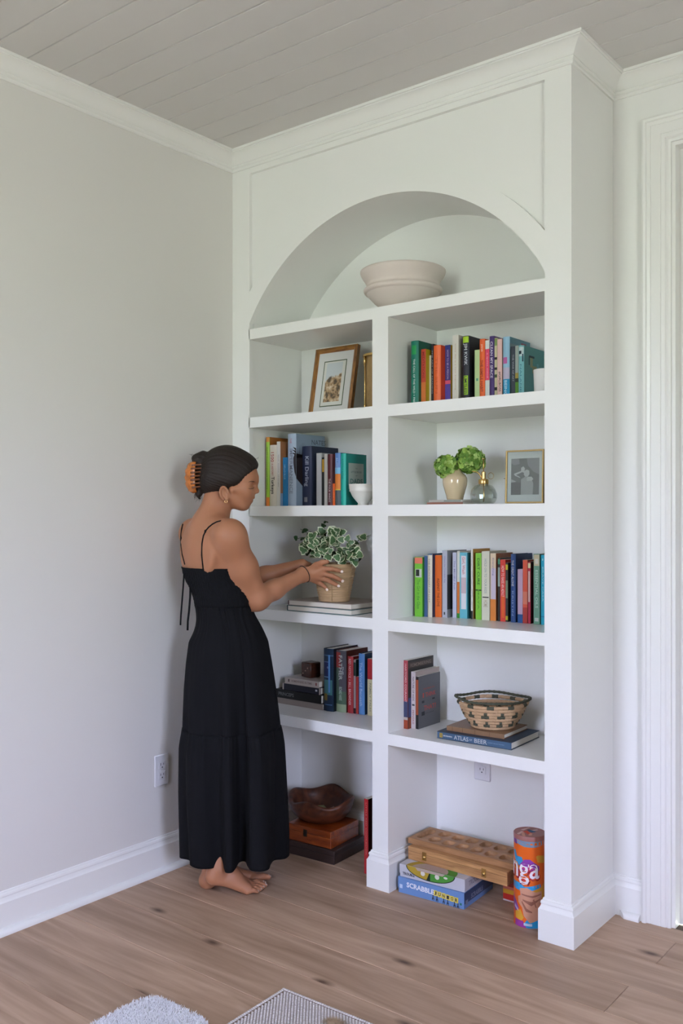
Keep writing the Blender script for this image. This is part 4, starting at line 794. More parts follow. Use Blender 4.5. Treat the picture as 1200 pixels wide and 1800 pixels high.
# ---- brass and glass photo frame
px0, px1, pz0 = 1.216, 1.358, SHELF[2][0]+0.0006; ph = 0.181; pw = px1-px0
t = thing('photo_frame', 'thin brass glass frame with a black and white portrait', 'picture', (px0, 0.100, pz0+0.0022), rot=(-R(2), 0, 0))
mb = MB(); e = 0.005
for (x0, x1, z0, z1) in ((0, e, 0, ph), (pw-e, pw, 0, ph), (e, pw-e, 0, e), (e, pw-e, ph-e, ph)): mb.bbox(x0, x1, 0, 0.014, z0, z1, 0.0006)
mb.build('frame', mat('aged_brass', (0.42, 0.29, 0.12), 0.32, metal=1.0), t)
box('glass_pane', e, pw-e, 0.002, 0.004, e, ph-e, M_GLASS, t)
box('photo_mount', e, pw-e, 0.0065, 0.0075, e, ph-e, mat('photo_mount_paper', (0.60, 0.61, 0.60), 0.6), t)
q0, q1, r0, r1 = 0.019, pw-0.018, 0.029, ph-0.028
def pl(mb, pts, y, mi): mb.add([(q0+(q1-q0)*x, y, r0+(r1-r0)*z) for x, z in pts], [tuple(range(len(pts)))], mi)
mb = MB()
pl(mb, [(0, 0), (1, 0), (1, 1), (0, 1)], 0.0062, 0)
pl(mb, [(0, 0), (0.34, 0), (0.36, 0.34), (0.0, 0.36)], 0.0060, 1)
pl(mb, [(0.0, 0.34), (0.2, 0.36), (0.0, 0.44)], 0.0059, 3)
pl(mb, [(0.55, 1), (1, 1), (1, 0.55), (0.8, 0.62), (0.6, 0.8)], 0.0060, 2)
pl(mb, [(0.0, 1), (0.28, 1), (0.3, 0.85), (0.1, 0.82), (0, 0.88)], 0.0060, 2)
pl(mb, [(0.36, 0), (0.78, 0), (0.80, 0.30), (0.72, 0.46), (0.52, 0.50), (0.36, 0.42)], 0.0058, 3)       # shirt
pl(mb, [(0.30, 0.50), (0.10, 0.58), (0.14, 0.53), (0.34, 0.46)], 0.0057, 4)
pl(mb, [(0.10, 0.58), (0.38, 0.66), (0.40, 0.62), (0.18, 0.55)], 0.0057, 4)                              # bent arm
pl(mb, [(0.36, 0.64), (0.46, 0.60), (0.50, 0.72), (0.44, 0.78), (0.36, 0.74)], 0.0056, 4)               # hand on head
pl(mb, [(0.46, 0.56), (0.50, 0.50), (0.60, 0.49), (0.66, 0.56), (0.65, 0.66), (0.56, 0.69), (0.47, 0.65)], 0.0055, 4)   # face
pl(mb, [(0.56, 0.44), (0.58, 0.37), (0.74, 0.38), (0.80, 0.42), (0.74, 0.49), (0.60, 0.49)], 0.0055, 4)  # shoulder
mb.build('photograph', [cm('5c5c60'), cm('3c3c42'), cm('848488'), cm('a8a8a8'), cm('c8c8c8')], t)
MB().tube([(-0.0005, 0.008, ph*0.47), (-0.009, 0.006, ph*0.475)], 0.0012, 8).build('clasp', mat('dark_brass', (0.3, 0.22, 0.12)), t)
MB().bbox(pw*0.35, pw*0.65, 0.016, 0.050, 0.0, 0.004, 0.0005).bbox(pw*.4, pw*.6, 0.014, 0.018, 0.0, ph*0.6, .0005).build('stand', mat('aged_brass', (0.42, 0.29, 0.12)), t)

# ---- potted ivy in a cane pot
PZ = SHELF[3][0]+0.0434; PX, PY = 0.474, 0.088
t = thing('potted_ivy', 'variegated ivy in a tapered cane pot held by the woman', 'plant', (PX, PY, PZ))
prof = [(0, 0), (0.058, 0)]; n = 44
for i in range(n+1):
    z = 0.001+0.146*i/n; r_ = 0.0595+(0.0875-0.0595)*(z/0.147); r_ += 0.0013*math.sin(i*2.2)+0.0006*math.sin(i*0.9)
    if 0.100 < z < 0.104 or 0.040 < z < 0.043: r_ += 0.0012
    prof.append((r_, z))
prof += [(0.0865, 0.1478), (0.0835, 0.146), (0.081, 0.125), (0, 0.125)]
def cane():
    m = mat('split_cane', (0.42, 0.275, 0.145), 0.55, bump=0.8, bscale=25, var=0.30, vscale=14, stretch=(1, 1, 9)); return m
MB().lathe(prof, 60).build('cane_pot', cane(), t, smooth=True)
mb = MB()
for k in range(3):
    a = R(-120+60*k); mb.tube([((0.0608+0.028*s_)*math.cos(a+0.02*math.sin(5*s_)), (0.0608+0.028*s_)*math.sin(a+0.02*math.sin(5*s_)), 0.003+0.142*s_) for s_ in [i/6 for i in range(7)]], 0.0012, 6)
mb.build('cane_stitch', mat('dark_cane', (0.32, 0.22, 0.11), 0.6), t, smooth=True)
MB().lathe([(0, 0.127), (0.079, 0.127), (0.080, 0.124)], 30).build('soil', mat('potting_soil', (0.03, 0.022, 0.015), 0.95, bump=1.0, bscale=90), t)
M_LG = mat('ivy_green', (0.070, 0.145, 0.055), 0.45, var=0.3, vscale=60); M_LC = mat('ivy_cream_edge', (0.56, 0.60, 0.40), 0.5); M_LD = mat('ivy_dark_green', (0.022, 0.055, 0.018), 0.45)
def ivy_mesh(var, dark):
    """five lobed leaf about 1 unit long: green centre, cream margin"""
    out = [(0, 0), (0.30, -0.12), (0.50, 0.12), (0.40, 0.38), (0.34, 0.62), (0.0, 1.0), (-0.34, 0.62), (-0.40, 0.38), (-0.50, 0.12), (-0.30, -0.12)]
    if var: out = [(x*(0.86 if i % 2 else 1.08), y) for i, (x, y) in enumerate(out)]
    inn = [(x*0.78, 0.30+(y-0.30)*0.80) for x, y in out]; n = len(out)
    zf = lambda x, y: -0.28*abs(x)**1.2*1.2-0.22*(y-0.3)**2
    v = [(x, y, zf(x, y)) for x, y in out]+[(x, y, zf(x, y)) for x, y in inn]+[(0, 0.32, 0.02)]
    f = []; m = []
    for i in range(n):
        j = (i+1) % n; f.append((i, j, n+j, n+i)); m.append(0 if dark else 1); f.append((n+i, n+j, 2*n)); m.append(0)
    me = bpy.data.meshes.new('leaf'); me.from_pydata(v, [], f)
    for mm in ((M_LD, M_LC) if dark else (M_LG, M_LC)): me.materials.append(mm)
    me.polygons.foreach_set('material_index', m); me.polygons.foreach_set('use_smooth', [True]*len(f)); me.update(); return me
IV = [ivy_mesh(0, False), ivy_mesh(1, False), ivy_mesh(0, True)]
PO = Vector((PX, PY, PZ)); rg = random.Random(21); NLEAF = 0
def leaf(p, size, kind, d=None):
    global NLEAF
    o = link('leaf', IV[kind], t, loc=p-PO); NLEAF += 1
    d = Vector(d) if d else Vector((rg.uniform(-1, 1), rg.uniform(-1, .3), rg.uniform(-.4, .9)))
    d.normalize(); nrm = Vector((0.55+rg.uniform(-.5, .5), -0.75+rg.uniform(-.4, .4), 0.45+rg.uniform(-.4, .5))); nrm = (nrm-d*nrm.dot(d)).normalized()
    o.rotation_euler = Matrix((d.cross(nrm), d, nrm)).transposed().to_euler(); o.scale = (size, size, size)
def P3(u, v, y): x, z = on_y(u, v, y); return Vector((x, y, z))
stems = MB()
def vine(pts, kinds, size, step=0.016, thick=0.0011):
    P_ = [P3(*p) for p in pts]; stems.tube([p-PO for p in P_], thick, 5)
    L_ = 0
    for a, b in zip(P_, P_[1:]):
        seg = (b-a); n_ = max(1, int(seg.length/step))
        for i in range(n_):
            p = a+seg*((i+0.6)/n_)
            leaf(p, size*rg.uniform(.75, 1.15), rg.choice(kinds))
S0 = 0.028
base = (590, 986)
vine([(585, 985, .09), (560, 965, .08), (545, 955, .07), (530, 945, .065), (518, 948, .06)], (2,), 0.027, 0.02)
vine([(580, 985, .10), (562, 960, .11), (545, 940, .12), (528, 930, .12)], (2,), 0.027, 0.022)
vine([(590, 985, .10), (575, 960, .12), (572, 935, .14), (569, 920, .15), (576, 917, .15)], (2,), 0.027, 0.03)
vine([(583, 985, .09), (570, 955, .09), (556, 937, .08)], (2, 0), 0.021, 0.022)
vine([(590, 988, .10), (588, 950, .11), (586, 930, .11)], (2,), 0.018, 0.03, 0.0014)
vine([(605, 985, .10), (622, 965, .12), (630, 950, .13), (640, 945, .13), (651, 940, .13)], (0, 1), 0.030, 0.011)
vine([(610, 985, .09), (620, 972, .08), (612, 952, .08), (602, 948, .08)], (0, 1), 0.030, 0.012)
vine([(615, 985, .10), (627, 975, .10), (632, 962, .11)], (0, 1), 0.030, 0.011)
for i in range(84):     # the main clump
    u = rg.gauss(561, 15); v = 974-abs(rg.gauss(0, 16)); y = rg.uniform(0.035, 0.13)
    if u < 536: u = 536+rg.uniform(0, 12)
    if v < 938 and u < 575: v = 955
    leaf(P3(u, v, y), rg.uniform(0.026, 0.040), rg.choice((0, 1, 0, 1, 0, 2)))
for i in range(16): leaf(P3(rg.uniform(580, 598), rg.uniform(932, 955), rg.uniform(.07, .12)), rg.uniform(.030, .042), rg.choice((0, 1)))
for i in range(30): leaf(P3(rg.uniform(596, 632), rg.uniform(968, 986), rg.uniform(.05, .12)), rg.uniform(.026, .038), rg.choice((0, 1, 0, 2)))
leaf(P3(609, 979, .035), 0.036, 0, (0.8, 0, .5)); leaf(P3(590, 975, .035), 0.034, 1, (0.5, 0, -.7)); leaf(P3(583, 936, .08), 0.034, 0, (-.3, 0, -1))
stems.build('stems', mat('ivy_stem', (0.09, 0.10, 0.04), 0.6), t, smooth=True)

# ---- wooden cube with holes
t = thing('wooden_cube', 'small dark wooden dice cube on top of the little book stack', 'cube', (0.232, 0.2325, Z4+0.1146), R(-8))
MB().bbox(-0.030, 0.030, -0.030, 0.030, 0, 0.063, 0.004).build('cube_body', wood('dark_walnut', '2a140c', '4a2414', 0.35, (10, 10, 40)), t, angle=40)
for s_, (dx, dz) in enumerate(((-0.017, 0.010), (-0.002, 0.022), (0.012, 0.034))): MB().ball((dx, -0.0300, dz+0.006), 0.0028, 10, 6, ry=0.3).build('pip', cm('b09480'), t, smooth=True)

# ---- woven basket, coiled rows in tan and green
t = thing('woven_basket', 'oval coiled straw basket with green checks on the tan book', 'basket', (1.132, 0.168, Z4+0.0436), YAW-R(0))
M_ST = mat('straw', (0.50, 0.325, 0.185), 0.7, bump=0.9, bscale=160, var=0.22, vscale=50); M_SG = mat('dyed_green_straw', (0.062, 0.064, 0.040), 0.75, bump=0.9, bscale=160, var=0.3, vscale=40)
rows = 9; rr = 0.0062; seg = 120
for i in range(rows):
    f_ = i/(rows-1); z0 = 0.006+0.0118*i*0.92; ra = 0.073+0.042*math.sin(f_*1.5); top = i >= rows-2
    v = []; f = []; m = []; ns = 8
    for k in range(seg):
        a = 2*math.pi*k/seg; fl_ = max(0.0, abs(math.cos(a)))**6
        out = (0.018*fl_ if i == rows-1 else 0.008*fl_ if top else 0); zz = z0+(0.016*math.sin(a)**2*(1 if math.sin(a) > 0 else 0.15)+0.016*fl_*(1 if math.cos(a) < 0 else .5) if i == rows-1 else 0.007*math.sin(a)**2*(math.sin(a) > 0)+0.006*fl_ if top else 0)
        st = (0.72 if i == rows-1 else 1)+0.10*math.sin(k*math.pi/1.5+i)
        for s_ in range(ns):
            q = 2*math.pi*s_/ns; r_ = ra+out+rr*st*math.cos(q)
            v.append((r_*math.cos(a), r_*0.84*math.sin(a), zz+rr*1.05*st*math.sin(q)))
    for k in range(seg):
        k2 = (k+1) % seg
        if i == rows-1: gr = True
        elif i in (1, 4): gr = (k//5) % 2 == 0
        elif i in (2, 5): gr = (k % 10) in (2, 3)
        elif i == 7: gr = (k//4) % 3 == 0
        else: gr = False
        for s_ in range(ns): s2 = (s_+1) % ns; f.append((k*ns+s_, k2*ns+s_, k2*ns+s2, k*ns+s2)); m.append(1 if gr else 0)
    mb = MB(); mb.v = v; mb.f = f; mb.m = m; mb.build('coil', [M_ST, M_SG], t, smooth=True)
MB().lathe([(0, 0.004), (0.062, 0.004)], 40).build('basket_base', M_ST, t); t.children[-1].scale = (1, 0.84, 1)

# ================================================================== BOTTOM CUBBIES
def panel_text(s, par, x, z, L_, Hh, m, bold=0.02, y=-0.0006, nm='lettering'): text(s, par, (x, y, z), (1, 0, 0), (0, 0, 1), L_, Hh, m, nm, bold=bold)
an = math.atan2(0.042-0.016, 1.091-0.823)
t = thing('board_game_box', 'blue board game box labelled SCRABBLE JUNIOR on the floor', 'game', (0.829, 0.0155, 0.0004), R(3.2))
W_, D_, H_ = 0.268, 0.228, 0.0565
M_BL = cm('6f93c8', 0.35); M_DB = cm('33486e', 0.35)
mb = MB(); mb.box(0, W_, 0, D_, 0.018, H_); mb.m = [0, 1, 0, 0, 0, 0]; mb.build('lid', [M_BL, M_DB], t)
box('tray', 0.0015, W_-0.0015, 0.0015, D_-0.0015, 0, 0.0178, M_BL, t)
sh = H_
text('SCRABBLE', t, (W_*0.345, -0.0007, H_*0.60), (1, 0, -0.02), (0.02, 0, 1), W_*0.42, H_*0.33, cm('e8ecf4'), 'game_title', bold=0.035)
for i, ch in enumerate('JUNIOR'):
    xx = W_*(0.575+0.062*i); zz = H_*(0.56-0.02*i)
    MB().add([(xx-W_*.028, -0.0004, zz-H_*.17), (xx+W_*.028, -0.0004, zz-H_*.17), (xx+W_*.028, -0.0004, zz+H_*.17), (xx-W_*.028, -0.0004, zz+H_*.17)], [(0, 1, 2, 3)]).build('letter_tile', cm('e8d458'), t)
    text(ch, t, (xx, -0.0007, zz), (1, 0, 0), (0, 0, 1), W_*0.034, H_*0.22, cm('2c2c34'), 'lettering', bold=0.03)
mb = MB()
for i, xx in enumerate((0.54, 0.60, 0.70, 0.76, 0.86, 0.91)):      # little figures round the tiles
    x_ = W_*xx; z_ = H_*(0.30-0.02*i); mb.box(x_-.0016, x_+.0016, -0.0006, -0.0003, z_-.008, z_+.006, 0); mb.box(x_-.004, x_-.002, -0.0006, -0.0003, z_-.013, z_-.004, 0).box(x_+.002, x_+.004, -0.0006, -0.0003, z_-.013, z_-.004, 0)
mb.build('printed_figures', cm('2c3440'), t)
MB().add([(W_*.025, -0.0004, H_*.30), (W_*.07, -0.0004, H_*.30), (W_*.07, -0.0004, H_*.55), (W_*.025, -0.0004, H_*.55)], [(0, 1, 2, 3)]).build('logo_print', cm('c0d0e8'), t)
MB().add([(W_*.935, -0.0004, H_*.22), (W_*.965, -0.0004, H_*.22), (W_*.965, -0.0004, H_*.36), (W_*.935, -0.0004, H_*.36)], [(0, 1, 2, 3)]).build('logo_print', cm('2c7c6c'), t)
text('SCRABBLE', t, (W_+0.0006, D_*0.42, H_*0.55), (0, 1, 0), (0, 0, 1), D_*0.40, H_*0.30, cm('8c94ac'), 'game_title', bold=0.03)
MB().add([(W_+.0003, D_*.04, H_*.2), (W_+.0003, D_*.12, H_*.2), (W_+.0003, D_*.12, H_*.5), (W_+.0003, D_*.04, H_*.5)], [(0, 1, 2, 3)]).build('logo_print', cm('8894ac'), t)
t = thing('board_game_box', 'white board game box labelled TROUBLE between the blue box and the wooden case', 'game', (0.832, 0.021, 0.0575), R(3.2))
D2 = 0.19; W2 = 0.264; H2 = 0.0455
M_WT = cm('c8c8d0', 0.35)
mb = MB(); mb.box(0, W2, 0, D2, 0.012, H2); mb.build('lid', M_WT, t); box('tray', 0.0015, W2-.0015, .0015, D2-.0015, 0, .0118, M_WT, t)
text('TROUBLE', t, (W2*0.145, -0.0006, H2*0.30), (1, 0, 0), (0, 0, 1), W2*0.19, H2*0.22, cm('50505c'), 'game_title', bold=0.05)
text('TROUBLE', t, (W2+.0006, D2*0.4, H2*0.5), (0, 1, 0), (0, 0, 1), D2*0.5, H2*0.4, cm('9894a0'), 'game_title', bold=0.03)
# printed round track: wraps from the lid's front side onto its top
def disc_patch(mb, cx_, cz_, rx, rz, y, mi, n=28, lo=None, hi=None):
    pts = []
    for k in range(n):
        a = 2*math.pi*k/n; x_, z_ = cx_+rx*math.cos(a), cz_+rz*math.sin(a); z_ = min(z_, hi) if hi is not None else z_; pts.append((x_, y, z_))
    mb.add(pts, [tuple(range(n))], mi)
mb = MB(); cx_ = W2*0.48
def half(rx, rz, y, mi, x_lo=-1, x_hi=1):
    pts = [(cx_+rx*math.cos(a), y, H2-0.0003-rz*math.sin(a)) for a in [math.pi*k/20 for k in range(21)] if x_lo <= math.cos(a) <= x_hi]
    if len(pts) > 2: mb.add(pts+[(cx_, y, H2-0.0003)] if (x_lo > -1 or x_hi < 1) else pts, [tuple(range(len(pts)+(1 if (x_lo > -1 or x_hi < 1) else 0)))], mi)
half(0.100, 0.0385, -0.0003, 0); half(0.096, 0.0355, -0.0005, 1, -1, 0.0); half(0.096, 0.0355, -0.0005, 2, 0.0, 1)
for (xx, zz, rx, rz) in ((-0.030, 0.016, 0.009, 0.0085), (0.028, 0.016, 0.009, 0.0085), (0.062, 0.012, 0.008, 0.004)): disc_patch(mb, cx_+xx, H2-zz, rx, rz, -0.0007, 3)
pts = [(cx_-0.06, -0.0008, H2-0.0004), (cx_-0.052, -0.0008, H2-0.010), (cx_+0.05, -0.0008, H2-0.009), (cx_+0.06, -0.0008, H2-0.0004)]; mb.add(pts, [(0, 1, 2, 3)], 4)
v = [(cx_+0.100*math.cos(a), 0.085*math.sin(a), H2+0.0003) for a in [math.pi*k/20 for k in range(21)]]; mb.add(v, [tuple(range(21))], 1)
v = [(cx_+0.100*math.cos(a), 0.085*math.sin(a), H2+0.0005) for a in [math.pi*k/20 for k in range(11)]]+[(cx_, 0, H2+0.0005)]; mb.add(v, [tuple(range(12))], 2)
v = [(cx_-0.005+0.070*math.cos(a), 0.002+0.058*math.sin(a), H2+0.0007) for a in [math.pi*k/20 for k in range(21)]]; mb.add(v, [tuple(range(21))], 4)
mb.build('printed_track', [cm('1c3024'), cm('b89c34'), cm('4c9438'), cm('e0dcd0'), cm('b8a498')], t)

M_OAK = wood('golden_oak', '94683f', 'c09260', 0.4, (2.5, 25, 25))
t = thing('wooden_case', 'flat golden oak game case with two brass latches', 'box', (0.832, 0.075, 0.1035), R(-0.5))
mb = MB(); mb.bbox(0, 0.408, 0, 0.165, 0, 0.0475, 0.0015); mb.build('case_body', M_OAK, t)
MB().box(0.003, 0.405, -0.0004, 0.165, 0.0305, 0.0312).build('seam', cm('4c3420'), t)
for xx in (0.072, 0.318):
    la = MB().bbox(xx-0.009, xx+0.009, -0.0022, -0.0002, 0.010, 0.040, 0.0007).build('latch', M_BRASS, t)
    MB().lathe([(0, 0), (0.006, 0), (0.0055, 0.003), (0, 0.004)], 16).build('latch_knob', M_BRASS, la, loc=(xx, -0.002, 0.022), rot=(R(90), 0, 0), smooth=True)
t = thing('mancala_board', 'long wooden mancala board with scooped pits on top of the case', 'game', (0.815, 0.100, 0.1517), R(0.5))
BW, BD, BH = 0.475, 0.150, 0.0205; nx, ny = 190, 60
def pit(x, y):
    d = 0.0
    for (cx_, cy_, ax, ay) in [(0.034, BD/2, 0.018, 0.052)]+[(0.034+0.058*(i+1), BD*0.5+s_*0.034, 0.0205, 0.0245) for i in range(7) for s_ in (-1, 1) if i < 6 or True]:
        q = ((abs(x-cx_)/ax)**3+(abs(y-cy_)/ay)**3); d = max(d, 0.030*(1-q) if q < 1 else 0)
    return min(d, 0.0125)
mb = MB(); v = []; f = []
for i in range(nx+1):
    for j in range(ny+1):
        x, y = BW*i/nx, BD*j/ny; e_ = min(x, BW-x, y, BD-y); z = BH-pit(x, y)-(0.0 if e_ > 1e-6 else 0.0015)
        v.append((x, y, z))
for i in range(nx):
    for j in range(ny): a = i*(ny+1)+j; f.append((a, a+ny+1, a+ny+2, a+1))
o0 = len(v); per = [(i, 0) for i in range(nx)]+[(nx, j) for j in range(ny)]+[(i, ny) for i in range(nx, 0, -1)]+[(0, j) for j in range(ny, 0, -1)]
for (i, j) in per: v.append((BW*i/nx, BD*j/ny, 0))
for k in range(len(per)):
    k2 = (k+1) % len(per); a = per[k][0]*(ny+1)+per[k][1]; b = per[k2][0]*(ny+1)+per[k2][1]; f.append((a, o0+k, o0+k2, b))
f.append(tuple(range(o0+len(per)-1, o0-1, -1)))
mb.v = v; mb.f = f; mb.m = [0]*len(f); mb.build('board', wood('brown_oak', '86603c', 'a87c54', 0.5, (3, 22, 22)), t, angle=45)

# ---- tower game tube
t = thing('game_tube', 'orange game tube labelled Jenga beside the right post', 'game', (1.318, 0.085, 0.0004))
TR, TH = 0.053, 0.302
MB().lathe([(0, 0), (TR, 0), (TR, 0.2955)], 64).build('tube_body', cm('ec6c24', 0.3), t, angle=40)
MB().lathe([(TR-0.0002, 0.287), (TR+0.0008, 0.287), (TR+0.0010, 0.3005), (TR, TH), (TR-0.0025, TH+0.0005), (TR-0.0032, TH-0.0012), (0, TH-0.0012)], 64).build('tube_lid', mat('lid_print', (0.30, 0.12, 0.10), 0.35, var=0.0), t, angle=40)
def wr(a0, z0, e=0.0005):
    def w(x, y): a = a0+x/TR; return ((TR+e)*math.cos(a), (TR+e)*math.sin(a), z0+y)
    return w
def tpatch(name, pts, hexc, e):
    """polygon on the tube: pts = (angle deg from the side facing the room's middle, z)"""
    mb = MB(); a_ = R(-63.2)
    cxp = sum(p[0] for p in pts)/len(pts); czp = sum(p[1] for p in pts)/len(pts); v = []; f = []
    n = len(pts); ring = []
    for k in range(n):
        p, q = pts[k], pts[(k+1) % n]; m_ = max(1, int(abs(q[0]-p[0])/6)+1)
        for s_ in range(m_): ring.append((p[0]+(q[0]-p[0])*s_/m_, p[1]+(q[1]-p[1])*s_/m_))
    L = 5; n = len(ring)
    for l in range(L+1):
        for (a, z) in ring:
            s_ = l/L; aa = cxp+(a-cxp)*s_; zz = czp+(z-czp)*s_; th_ = a_+R(aa); v.append(((TR+e)*math.cos(th_), (TR+e)*math.sin(th_), zz))
    for l in range(L):
        for k in range(n): k2 = (k+1) % n; f.append((l*n+k, (l+1)*n+k, (l+1)*n+k2, l*n+k2))
    mb.add(v, f); return mb.build(name, cm(hexc, 0.35), t)
tp = lambda n_, pts, c, e=0.0003: tpatch(n_, pts, c, e)
tp('printed_patch', [(-90, 0.283), (-60, 0.276), (-20, 0.268), (20, 0.268), (60, 0.274), (60, 0.287), (-90, 0.287)], '7c94a8')
tp('printed_patch', [(-85, 0.286), (-75, 0.272), (-50, 0.270), (-55, 0.286)], '6c3c88', 0.0004)
tp('printed_patch', [(-80, 0.245), (-62, 0.25), (-52, 0.232), (-30, 0.232), (-20, 0.212), (-45, 0.200), (-62, 0.215)], '3c9cd0')
tp('printed_patch', [(-20, 0.226), (0, 0.228), (35, 0.205), (35, 0.19), (-30, 0.19), (-40, 0.205)], '9444a8', 0.0004)
tp('printed_patch', [(22, 0.238), (30, 0.242), (60, 0.236), (60, 0.212), (28, 0.218)], 'd8a43c')
tp('printed_patch', [(-70, 0.212), (-50, 0.212), (-35, 0.192), (-70, 0.186)], 'e8a030', 0.0005)
tp('printed_patch', [(-85, 0.146), (-40, 0.146), (-10, 0.132), (40, 0.146), (42, 0.135), (-10, 0.120), (-85, 0.122)], '2c9cd8')
tp('printed_patch', [(0, 0.122), (45, 0.135), (60, 0.150), (60, 0.095), (10, 0.095)], 'd8a034')
tp('printed_patch', [(-80, 0.098), (-55, 0.080), (-42, 0.060), (-60, 0.046), (-80, 0.062)], '8c4ca0')
tp('printed_patch', [(-60, 0.046), (-35, 0.058), (-22, 0.034), (-30, 0.022), (-60, 0.026)], 'e0a838')
tp('printed_patch', [(-20, 0.015), (15, 0.06), (60, 0.075), (60, 0.0006), (-30, 0.0006)], '2c9cd8')
tp('printed_patch', [(-62, 0.022), (-25, 0.022), (-12, 0.0006), (-62, 0.0006)], 'a040a0', 0.0004)
tp('printed_hand', [(-38, 0.128), (-10, 0.134), (20, 0.120), (45, 0.122), (46, 0.10), (36, 0.074), (30, 0.028), (0, 0.018), (-22, 0.040), (-28, 0.066), (-44, 0.080), (-46, 0.100), (-34, 0.106)], 'd49c80', 0.0006)
for pts in ([(-30, 0.112), (10, 0.106), (42, 0.114), (42, 0.111), (10, 0.102), (-30, 0.108)], [(-26, 0.094), (5, 0.080), (38, 0.098), (38, 0.095), (5, 0.075), (-26, 0.090)], [(-28, 0.088), (-12, 0.060), (8, 0.056), (8, 0.052), (-14, 0.055), (-31, 0.084)], [(10, 0.096), (20, 0.070), (24, 0.070), (15, 0.098)]): tp('printed_line', pts, 'a06a58', 0.0008)
tp('printed_patch', [(-22, 0.016), (8, 0.016), (8, 0.008), (-22, 0.008)], 'c8dcec', 0.0006)
tp('printed_patch', [(-66, 0.071), (-46, 0.058), (-44, 0.050), (-66, 0.060)], 'c8c0d8', 0.0006)
for (e_, dx_, dz_, c_, b_) in ((0.0006, 0.0022, -0.0045, '8c1c2c', 0.045), (0.0009, 0.0, 0.0, 'd83c4c', 0.036), (0.0012, -0.0008, 0.0012, 'f4eef4', 0.012)):
    text('Jenga', t, (0, 0, 0), (1, 0, 0), (0, 0, 1), 0.176, 0.092, cm(c_), 'game_title', bold=b_, wrap=wr(R(-63.2-60)+dx_/TR, 0.1875+dz_, e_))
mb = MB()
rgj = random.Random(3)
for k in range(9):
    a = rgj.uniform(0, 6.28); r_ = rgj.uniform(0.008, 0.038); x_, y_ = r_*math.cos(a), r_*math.sin(a); q = rgj.uniform(0, 3); L_ = rgj.uniform(.010, .02); W3 = .005
    ux, uy = math.cos(q), math.sin(q); zz = TH-0.0008+0.0001*k
    mb.add([(x_+ux*L_*s1-uy*W3*s2, y_+uy*L_*s1+ux*W3*s2, zz) for s1, s2 in ((-1, -1), (1, -1), (1, 1), (-1, 1))], [(0, 1, 2, 3)], k % 4)
mb.build('lid_print', [cm('e0c0b8'), cm('d84c30'), cm('2c5c84'), cm('d8a088')], t)
t = thing('card_game_box', 'small red and yellow box behind the orange tube', 'game', (1.160, 0.190, 0.0004))
MB().bbox(0, 0.098, 0, 0.10, 0, 0.052, 0.001).build('carton', cm('c8342c', 0.35), t)
for (a, b, c_) in ((0.0, 0.10, 'd8d0cc'), (0.5, 0.8, 'd8a02c'), (0.8, 1.0, 'c86c5c')): MB().add([(0.001, -0.0003, .052*a), (0.097, -0.0003, .052*a), (0.097, -0.0003, .052*b), (0.001, -0.0003, .052*b)], [(0, 1, 2, 3)]).build('printed_band', cm(c_), t)

# ---- bottom left: dark box, wooden box, carved bowl with packets
a_ = math.atan2(0.018, 0.249)
t = thing('storage_box', 'flat dark brown box on the floor, lowest of the stack behind the skirt', 'box', (0.243, 0.056, 0.0004), a_*0.8)
MB().bbox(0, 0.245, 0, 0.215, 0, 0.0335, 0.0015).build('tray', mat('dark_brown_leatherette', (0.035, 0.020, 0.017), 0.4), t)
MB().bbox(-0.001, 0.246, -0.001, 0.216, 0.0338, 0.0545, 0.002).build('lid', mat('dark_brown_leatherette', (0, 0, 0)), t)
t = thing('wooden_box', 'reddish wooden box with a dark clasp under the carved bowl', 'box', (0.250, 0.064, 0.0555), a_*0.8)
M_CH = wood('cherry_wood', '6e2a0c', '9c4a18', 0.3, (4, 25, 25), coat=0.3)
MB().bbox(0, 0.216, 0, 0.195, 0, 0.0405, 0.0015).build('box_body', M_CH, t); MB().bbox(0, 0.216, 0, 0.195, 0.0415, 0.0650, 0.0015).build('lid', M_CH, t)
MB().bbox(0.082, 0.100, -0.003, -0.0002, 0.026, 0.054, 0.001).build('clasp', mat('blackened_metal', (0.03, 0.025, 0.02), 0.35, metal=0.8), t)
t = thing('carved_bowl', 'wavy rimmed carved dark wooden bowl on the reddish wooden box', 'bowl', (0.322, 0.190, 0.1210))
M_DW = wood('dark_carved_wood', '3a1c10', '6a3820', 0.45, (8, 8, 8))
def wavy(a, z): return 0.05*math.sin(a*2+0.6)*0.5
prof = []; seg = 72; v = []; f = []
P_ = [(0.0, 0.0), (0.080, 0.0), (0.092, 0.006), (0.112, 0.024), (0.126, 0.046), (0.131, 0.062), (0.130, 0.070), (0.134, 0.078), (0.134, 0.088), (0.126, 0.094), (0.117, 0.088), (0.112, 0.070), (0.095, 0.030), (0.06, 0.014), (0.0, 0.012)]
for (r_, z) in P_:
    for k in range(seg):
        a = 2*math.pi*k/seg; w_ = max(0, (z-0.03)/0.06); zz = z+w_*(0.010*math.sin(a*4+0.9)+0.008*math.sin(a+0.2)); rx = r_*(1+0.08*w_*math.cos(2*a)); v.append((rx*math.cos(a)*1.02, rx*math.sin(a)*0.96, zz))
for i in range(len(P_)-1):
    for k in range(seg): k2 = (k+1) % seg; f.append((i*seg+k, i*seg+k2, (i+1)*seg+k2, (i+1)*seg+k))
mb = MB(); mb.v = v; mb.f = f; mb.m = [0]*len(f); mb.build('bowl_body', M_DW, t, smooth=True)
g = 'little packets lying in the carved wooden bowl'
